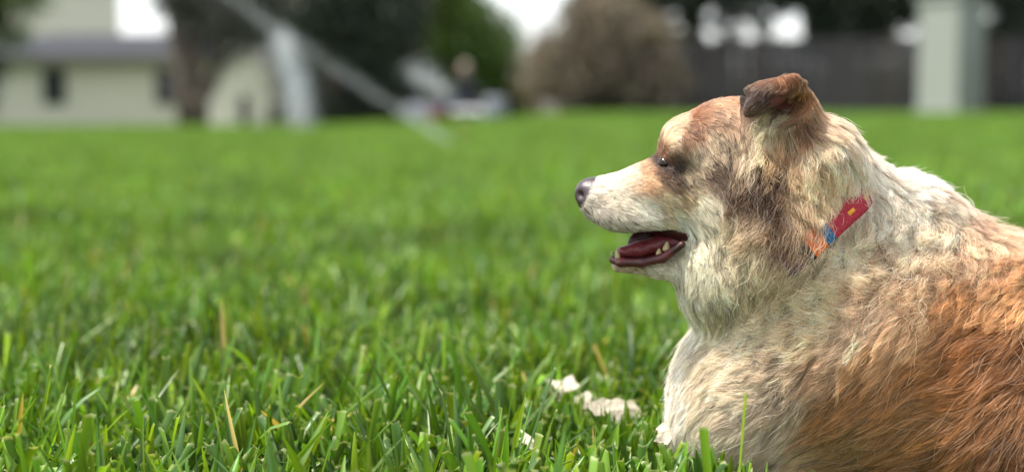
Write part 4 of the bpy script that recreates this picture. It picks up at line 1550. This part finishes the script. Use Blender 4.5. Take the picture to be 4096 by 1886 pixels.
# dark undercoat at the roots, deepened to paint shade between locks; tips lightened
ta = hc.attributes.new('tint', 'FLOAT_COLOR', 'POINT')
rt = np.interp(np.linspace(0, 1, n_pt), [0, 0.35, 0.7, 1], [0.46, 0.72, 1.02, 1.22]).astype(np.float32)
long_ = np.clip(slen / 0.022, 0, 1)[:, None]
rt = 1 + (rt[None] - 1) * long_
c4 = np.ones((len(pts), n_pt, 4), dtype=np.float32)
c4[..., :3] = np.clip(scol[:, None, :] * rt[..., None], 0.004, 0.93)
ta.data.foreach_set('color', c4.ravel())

hm = bpy.data.materials.new('dog_hair'); hm.use_nodes = True
hn, hl = hm.node_tree.nodes, hm.node_tree.links
hn.clear()
ho = hn.new('ShaderNodeOutputMaterial')
hb = hn.new('ShaderNodeBsdfHairPrincipled')
hb.parametrization = 'COLOR'
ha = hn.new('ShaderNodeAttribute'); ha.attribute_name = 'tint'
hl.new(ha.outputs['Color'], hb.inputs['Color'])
hb.inputs['Roughness'].default_value = 0.45
hb.inputs['Radial Roughness'].default_value = 0.5
hb.inputs['Coat'].default_value = 0.0
hd = hn.new('ShaderNodeBsdfDiffuse')
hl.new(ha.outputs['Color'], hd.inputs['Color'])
hmx = hn.new('ShaderNodeMixShader'); hmx.inputs[0].default_value = 0.55
hl.new(hd.outputs[0], hmx.inputs[1]); hl.new(hb.outputs[0], hmx.inputs[2])
hl.new(hmx.outputs[0], ho.inputs[0])
hc.materials.append(hm)
co = bpy.data.objects.new('coat', hc)
link(co, dog)

# ------------------------------------------------------------------ grass
grass_mat = mat_leaf('grass_blade', None, trans=0.36, rough=0.36, var=0.42, noise_scale=2.2, spec=0.45)


def blades(x, y, z, h, w, rings, r, lean=(0.1, 0.6), cut=0.6, tone=1.0):
    """broad folded grass blades; returns vertices, quads and a colour for every vertex."""
    n = len(x)
    az = r.uniform(0, 2 * np.pi, n)
    lt = np.clip(r.normal(lean[0], lean[1], n), -1.25, 1.25)
    bend = r.uniform(-0.2, 1.1, n) * np.sign(lt) * r.uniform(0.2, 1.0, n)
    kink = r.random(n) < 0.08
    bend = np.where(kink, bend * 2.2, bend)
    tw = r.normal(0, 0.5, n)
    d0 = np.stack([np.cos(az), np.sin(az)], 1)
    face = az + np.pi / 2 + r.normal(0, 0.7, n)
    iscut = r.random(n) < cut * 0.75
    ts = np.linspace(0, 1, rings)
    V = np.empty((n, rings, 3, 3), dtype=np.float32)
    C = np.empty((n, rings, 3, 3), dtype=np.float32)
    pos = np.stack([x, y, z], 1)
    # colour families: fresh yellow green, deep green, blue green, straw
    fam = r.random(n)
    base = np.empty((n, 3))
    base[:] = (0.066, 0.135, 0.014)
    base[fam > 0.42] = (0.045, 0.112, 0.016)
    base[fam > 0.70] = (0.048, 0.110, 0.040)
    base[fam > 0.86] = (0.100, 0.165, 0.018)
    base[fam > 0.993] = (0.30, 0.25, 0.12)
    base = base * np.array([1.42, 1.34, 0.84]) * (tone * np.exp(r.normal(-0.03, 0.30, n)))[:, None]
    th = lt.copy()
    seg = h / (rings - 1)
    for i, t in enumerate(ts):
        fa = face + tw * t
        sd = np.stack([np.cos(fa), np.sin(fa), np.zeros(n)], 1)
        prof_p = (0.62 + 0.55 * t) * (1 - t ** 3.0)
        prof_p = np.where(t > 0.99, 0.07, prof_p)
        prof_c = 0.62 + 0.45 * t - 0.15 * t * t
        ww = (w * np.where(iscut, prof_c, prof_p))[:, None] * 0.5
        dirv = np.concatenate([d0 * np.sin(th)[:, None], np.cos(th)[:, None]], 1)
        nor = np.cross(sd, dirv); nor /= np.linalg.norm(nor, axis=1)[:, None] + 1e-6
        rag = (r.normal(0, 0.0016, (n, 3)) * (iscut[:, None] & (t > 0.99)))
        V[:, i, 0] = pos - sd * ww + dirv * rag[:, :1]
        V[:, i, 1] = pos - nor * ww * 0.55 + dirv * rag[:, 1:2]
        V[:, i, 2] = pos + sd * ww + dirv * rag[:, 2:3]
        shade = 1.0
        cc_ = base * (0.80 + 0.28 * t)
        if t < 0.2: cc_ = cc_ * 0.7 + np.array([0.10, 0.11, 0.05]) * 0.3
        if t > 0.99:
            cc_ = np.where(iscut[:, None], np.array([0.30, 0.33, 0.16]), cc_ * 1.1)
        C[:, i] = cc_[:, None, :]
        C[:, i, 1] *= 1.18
        th = th + bend / (rings - 1)
        dirv = np.concatenate([d0 * np.sin(th)[:, None], np.cos(th)[:, None]], 1)
        # the cut end is a thin torn strip
        st = seg if i < rings - 2 else np.where(iscut, 0.0035, seg)
        pos = pos + dirv * np.reshape(st, (-1, 1))
    b = np.arange(n)[:, None, None] * (rings * 3) + np.arange(rings - 1)[None, :, None] * 3
    q = np.concatenate([b + np.array([[[0, 1, 4, 3]]]), b + np.array([[[1, 2, 5, 4]]])], 2).reshape(-1, 4)
    return V.reshape(-1, 3), q, C.reshape(-1, 3)


def scatter(y0, y1, dens, r):
    area = 0.40 * (y1 ** 2 - y0 ** 2) + 0.7 * (y1 - y0)
    n = int(area * dens)
    y = []
    while sum(map(len, y)) < n:
        c = r.uniform(y0, y1, n)
        y.append(c[r.random(n) < (0.8 * c + 0.7) / (0.8 * y1 + 0.7)])
    y = np.concatenate(y)[:n]
    x = r.uniform(-1, 1, n) * (0.40 * y + 0.35)
    # tufts: gather the roots on runners
    return x, y


def clear_of_dog(x, y, margin, zt=0.035):
    p = np.stack([x, y, np.full(len(x), zt)], 1).astype(np.float32)
    v, _g = sdf_at(p)
    inside = np.all((p > DLO) & (p < DHI), axis=1)
    return ~(inside & (v < margin))


def grass_sheet(name, y0, y1, dens, rings, seed, label, hs=1.0, ws=1.0):
    r = np.random.default_rng(seed)
    x, y = scatter(y0, y1, dens, r)
    keep = clear_of_dog(x, y, 0.012)
    # the dog's thigh and skirt of hair press the grass flat in front of it on the right
    keep &= ~((x > 0.235) & (y < 1.50) & (y > 1.0))
    x, y = x[keep], y[keep]
    n = len(x)
    P = np.stack([x, y, 0 * x], 1)
    tall = 0.75 + 0.5 * vnoise(P, 7, 31)
    z = ground_h(x, y) - 0.002
    h = np.clip(r.normal(0.074, 0.023, n), 0.025, 0.14) * tall * hs
    longer = r.random(n) < 0.05
    h = np.where(longer, h * 1.25, h)
    low = (x > 0.02) & (x < 0.24) & (y > 1.28) & (y < 1.85)
    h = np.where(low, np.minimum(h, 0.074), h)
    w = r.uniform(0.0052, 0.0128, n) * ws
    v, q, c = blades(x, y, z, h, w, rings, r, (0.0, 0.66))
    o = mesh_np(name, v, q, grass_mat, smooth=True)
    set_color(o, c)
    tag(o, label, 'grass', kind='stuff')
    return o


grass_sheet('near_grass', 0.85, 2.2, 6400, 6, 41, 'broad mown grass blades with pale cut tips in the foreground')
grass_sheet('middle_grass', 2.2, 4.6, 4600, 4, 42, 'softly blurred grass behind the dog', 1.0, 1.15)

# further off: tiles of grass repeated over the lawn with random turns
tile_col = bpy.data.collections.new('grass_tiles')
for i in range(4):
    r = np.random.default_rng(60 + i)
    n = 1500
    x = r.uniform(-0.33, 0.33, n); y = r.uniform(-0.33, 0.33, n)
    h = np.clip(r.normal(0.076, 0.018, n), 0.03, 0.13)
    v, q, c = blades(x, y, 0 * x - 0.003, h, r.uniform(0.007, 0.014, n), 4, r, (0.0, 0.66), tone=1.15)
    me = bpy.data.meshes.new('grass_tile')
    o = mesh_np('grass_tile', v, q, grass_mat, smooth=True)
    set_color(o, c)
    scene.collection.objects.unlink(o)
    tile_col.objects.link(o)

r = np.random.default_rng(70)
TP = []
yy = 4.75
while yy < 31:
    half = 0.40 * yy + 0.6
    for xx in np.arange(-half, half, 0.58):
        px_t = xx + r.uniform(-0.08, 0.08); py_t = yy + r.uniform(-0.08, 0.08)
        TP.append((px_t, py_t, gh(px_t, py_t)))
    yy += 0.58
pm_ = bpy.data.meshes.new('lawn_grass')
pm_.from_pydata(TP, [], [])
lawn = bpy.data.objects.new('lawn_grass', pm_)
link(lawn)
tag(lawn, 'mown lawn stretching back to the house and fence', 'grass', kind='stuff')
ng = bpy.data.node_groups.new('lawn_scatter', 'GeometryNodeTree')
ng.interface.new_socket('Geometry', in_out='INPUT', socket_type='NodeSocketGeometry')
ng.interface.new_socket('Geometry', in_out='OUTPUT', socket_type='NodeSocketGeometry')
gi = ng.nodes.new('NodeGroupInput'); go = ng.nodes.new('NodeGroupOutput')
ci_ = ng.nodes.new('GeometryNodeCollectionInfo')
ci_.inputs['Collection'].default_value = tile_col
ci_.inputs['Separate Children'].default_value = True
ci_.inputs['Reset Children'].default_value = True
ip = ng.nodes.new('GeometryNodeInstanceOnPoints')
ip.inputs['Pick Instance'].default_value = True
rv = ng.nodes.new('FunctionNodeRandomValue'); rv.data_type = 'FLOAT_VECTOR'
rv.inputs['Min'].default_value = (0, 0, 0); rv.inputs['Max'].default_value = (0, 0, 6.283)
rs = ng.nodes.new('FunctionNodeRandomValue'); rs.data_type = 'FLOAT_VECTOR'
rs.inputs['Min'].default_value = (1, 1, 0.85); rs.inputs['Max'].default_value = (1.05, 1.05, 1.2)
rs.inputs['Seed'].default_value = 3
e2r = ng.nodes.new('FunctionNodeEulerToRotation')
ng.links.new(gi.outputs[0], ip.inputs['Points'])
ng.links.new(ci_.outputs[0], ip.inputs['Instance'])
ng.links.new(rv.outputs['Value'], e2r.inputs[0])
ng.links.new(e2r.outputs[0], ip.inputs['Rotation'])
ng.links.new(rs.outputs['Value'], ip.inputs['Scale'])
ng.links.new(ip.outputs[0], go.inputs[0])
md = lawn.modifiers.new('scatter', 'NODES')
md.node_group = ng

# ------------------------------------------------------------------ torn white scraps lying in the grass
scrap_mat = mat_simple('pale_scrap', srgb(216, 204, 184), 0.85, noise=0.14, scale=90, bump=0.5)
SCR = ((2245, 1550, 1.73, 62, 62, 20, 'tall pointed white scrap in the grass, farthest from the dog'),
       (2335, 1600, 1.70, 52, 40, -15, 'narrow white scrap half hidden between grass blades'),
       (2445, 1640, 1.60, 80, 56, 10, 'largest white scrap in the grass left of the dog'),
       (2535, 1632, 1.62, 38, 34, 40, 'small white scrap just right of the largest scrap'),
       (2118, 1765, 1.46, 32, 44, -30, 'small torn white scrap low in the foreground grass'),
       (2660, 1720, 1.47, 40, 60, 25, 'white scrap beside the dog\'s chest'))
for i, (a, b_, Y, rx, ry, rot, lab) in enumerate(SCR):
    rr = random.Random(90 + i)
    c = at(a, b_, Y)
    kk = Y / FPX
    root_loc = (c[0], c[1], c[2])
    bm = bmesh.new()
    pts2 = []
    n = 15
    for j in range(n):
        t = 2 * math.pi * (j + rr.uniform(-0.3, 0.3)) / n
        f = rr.uniform(0.55, 1.2) * (1 + 0.22 * math.sin(2 * t + i) + 0.15 * math.sin(3 * t + 2 * i))
        pts2.append((math.cos(t) * rx * kk * f, math.sin(t) * ry * kk * f))
    for side, dy in ((0, -0.0022), (1, 0.0022)):
        pass
    fr = [bm.verts.new((u, -0.002 + 0.07 * v * v / (ry * kk) + rr.uniform(-1, 1) * 0.0003, v)) for u, v in pts2]
    bk = [bm.verts.new((u * 0.97, 0.002 + 0.07 * v * v / (ry * kk), v * 0.97)) for u, v in pts2]
    cf = bm.verts.new((0, -0.0021, 0)); cb = bm.verts.new((0, 0.003, 0))
    for j in range(n):
        bm.faces.new((fr[j], fr[(j + 1) % n], cf)); bm.faces.new((bk[(j + 1) % n], bk[j], cb))
        bm.faces.new((fr[(j + 1) % n], fr[j], bk[j], bk[(j + 1) % n]))
    o = bm_obj('scrap', bm, scrap_mat, smooth=False)
    o.location = root_loc
    o.rotation_euler = (R(-28 + rr.uniform(-10, 10)), R(rot), R(rr.uniform(-20, 20)))
    tag(o, lab, 'scrap', 'white scraps in the grass')
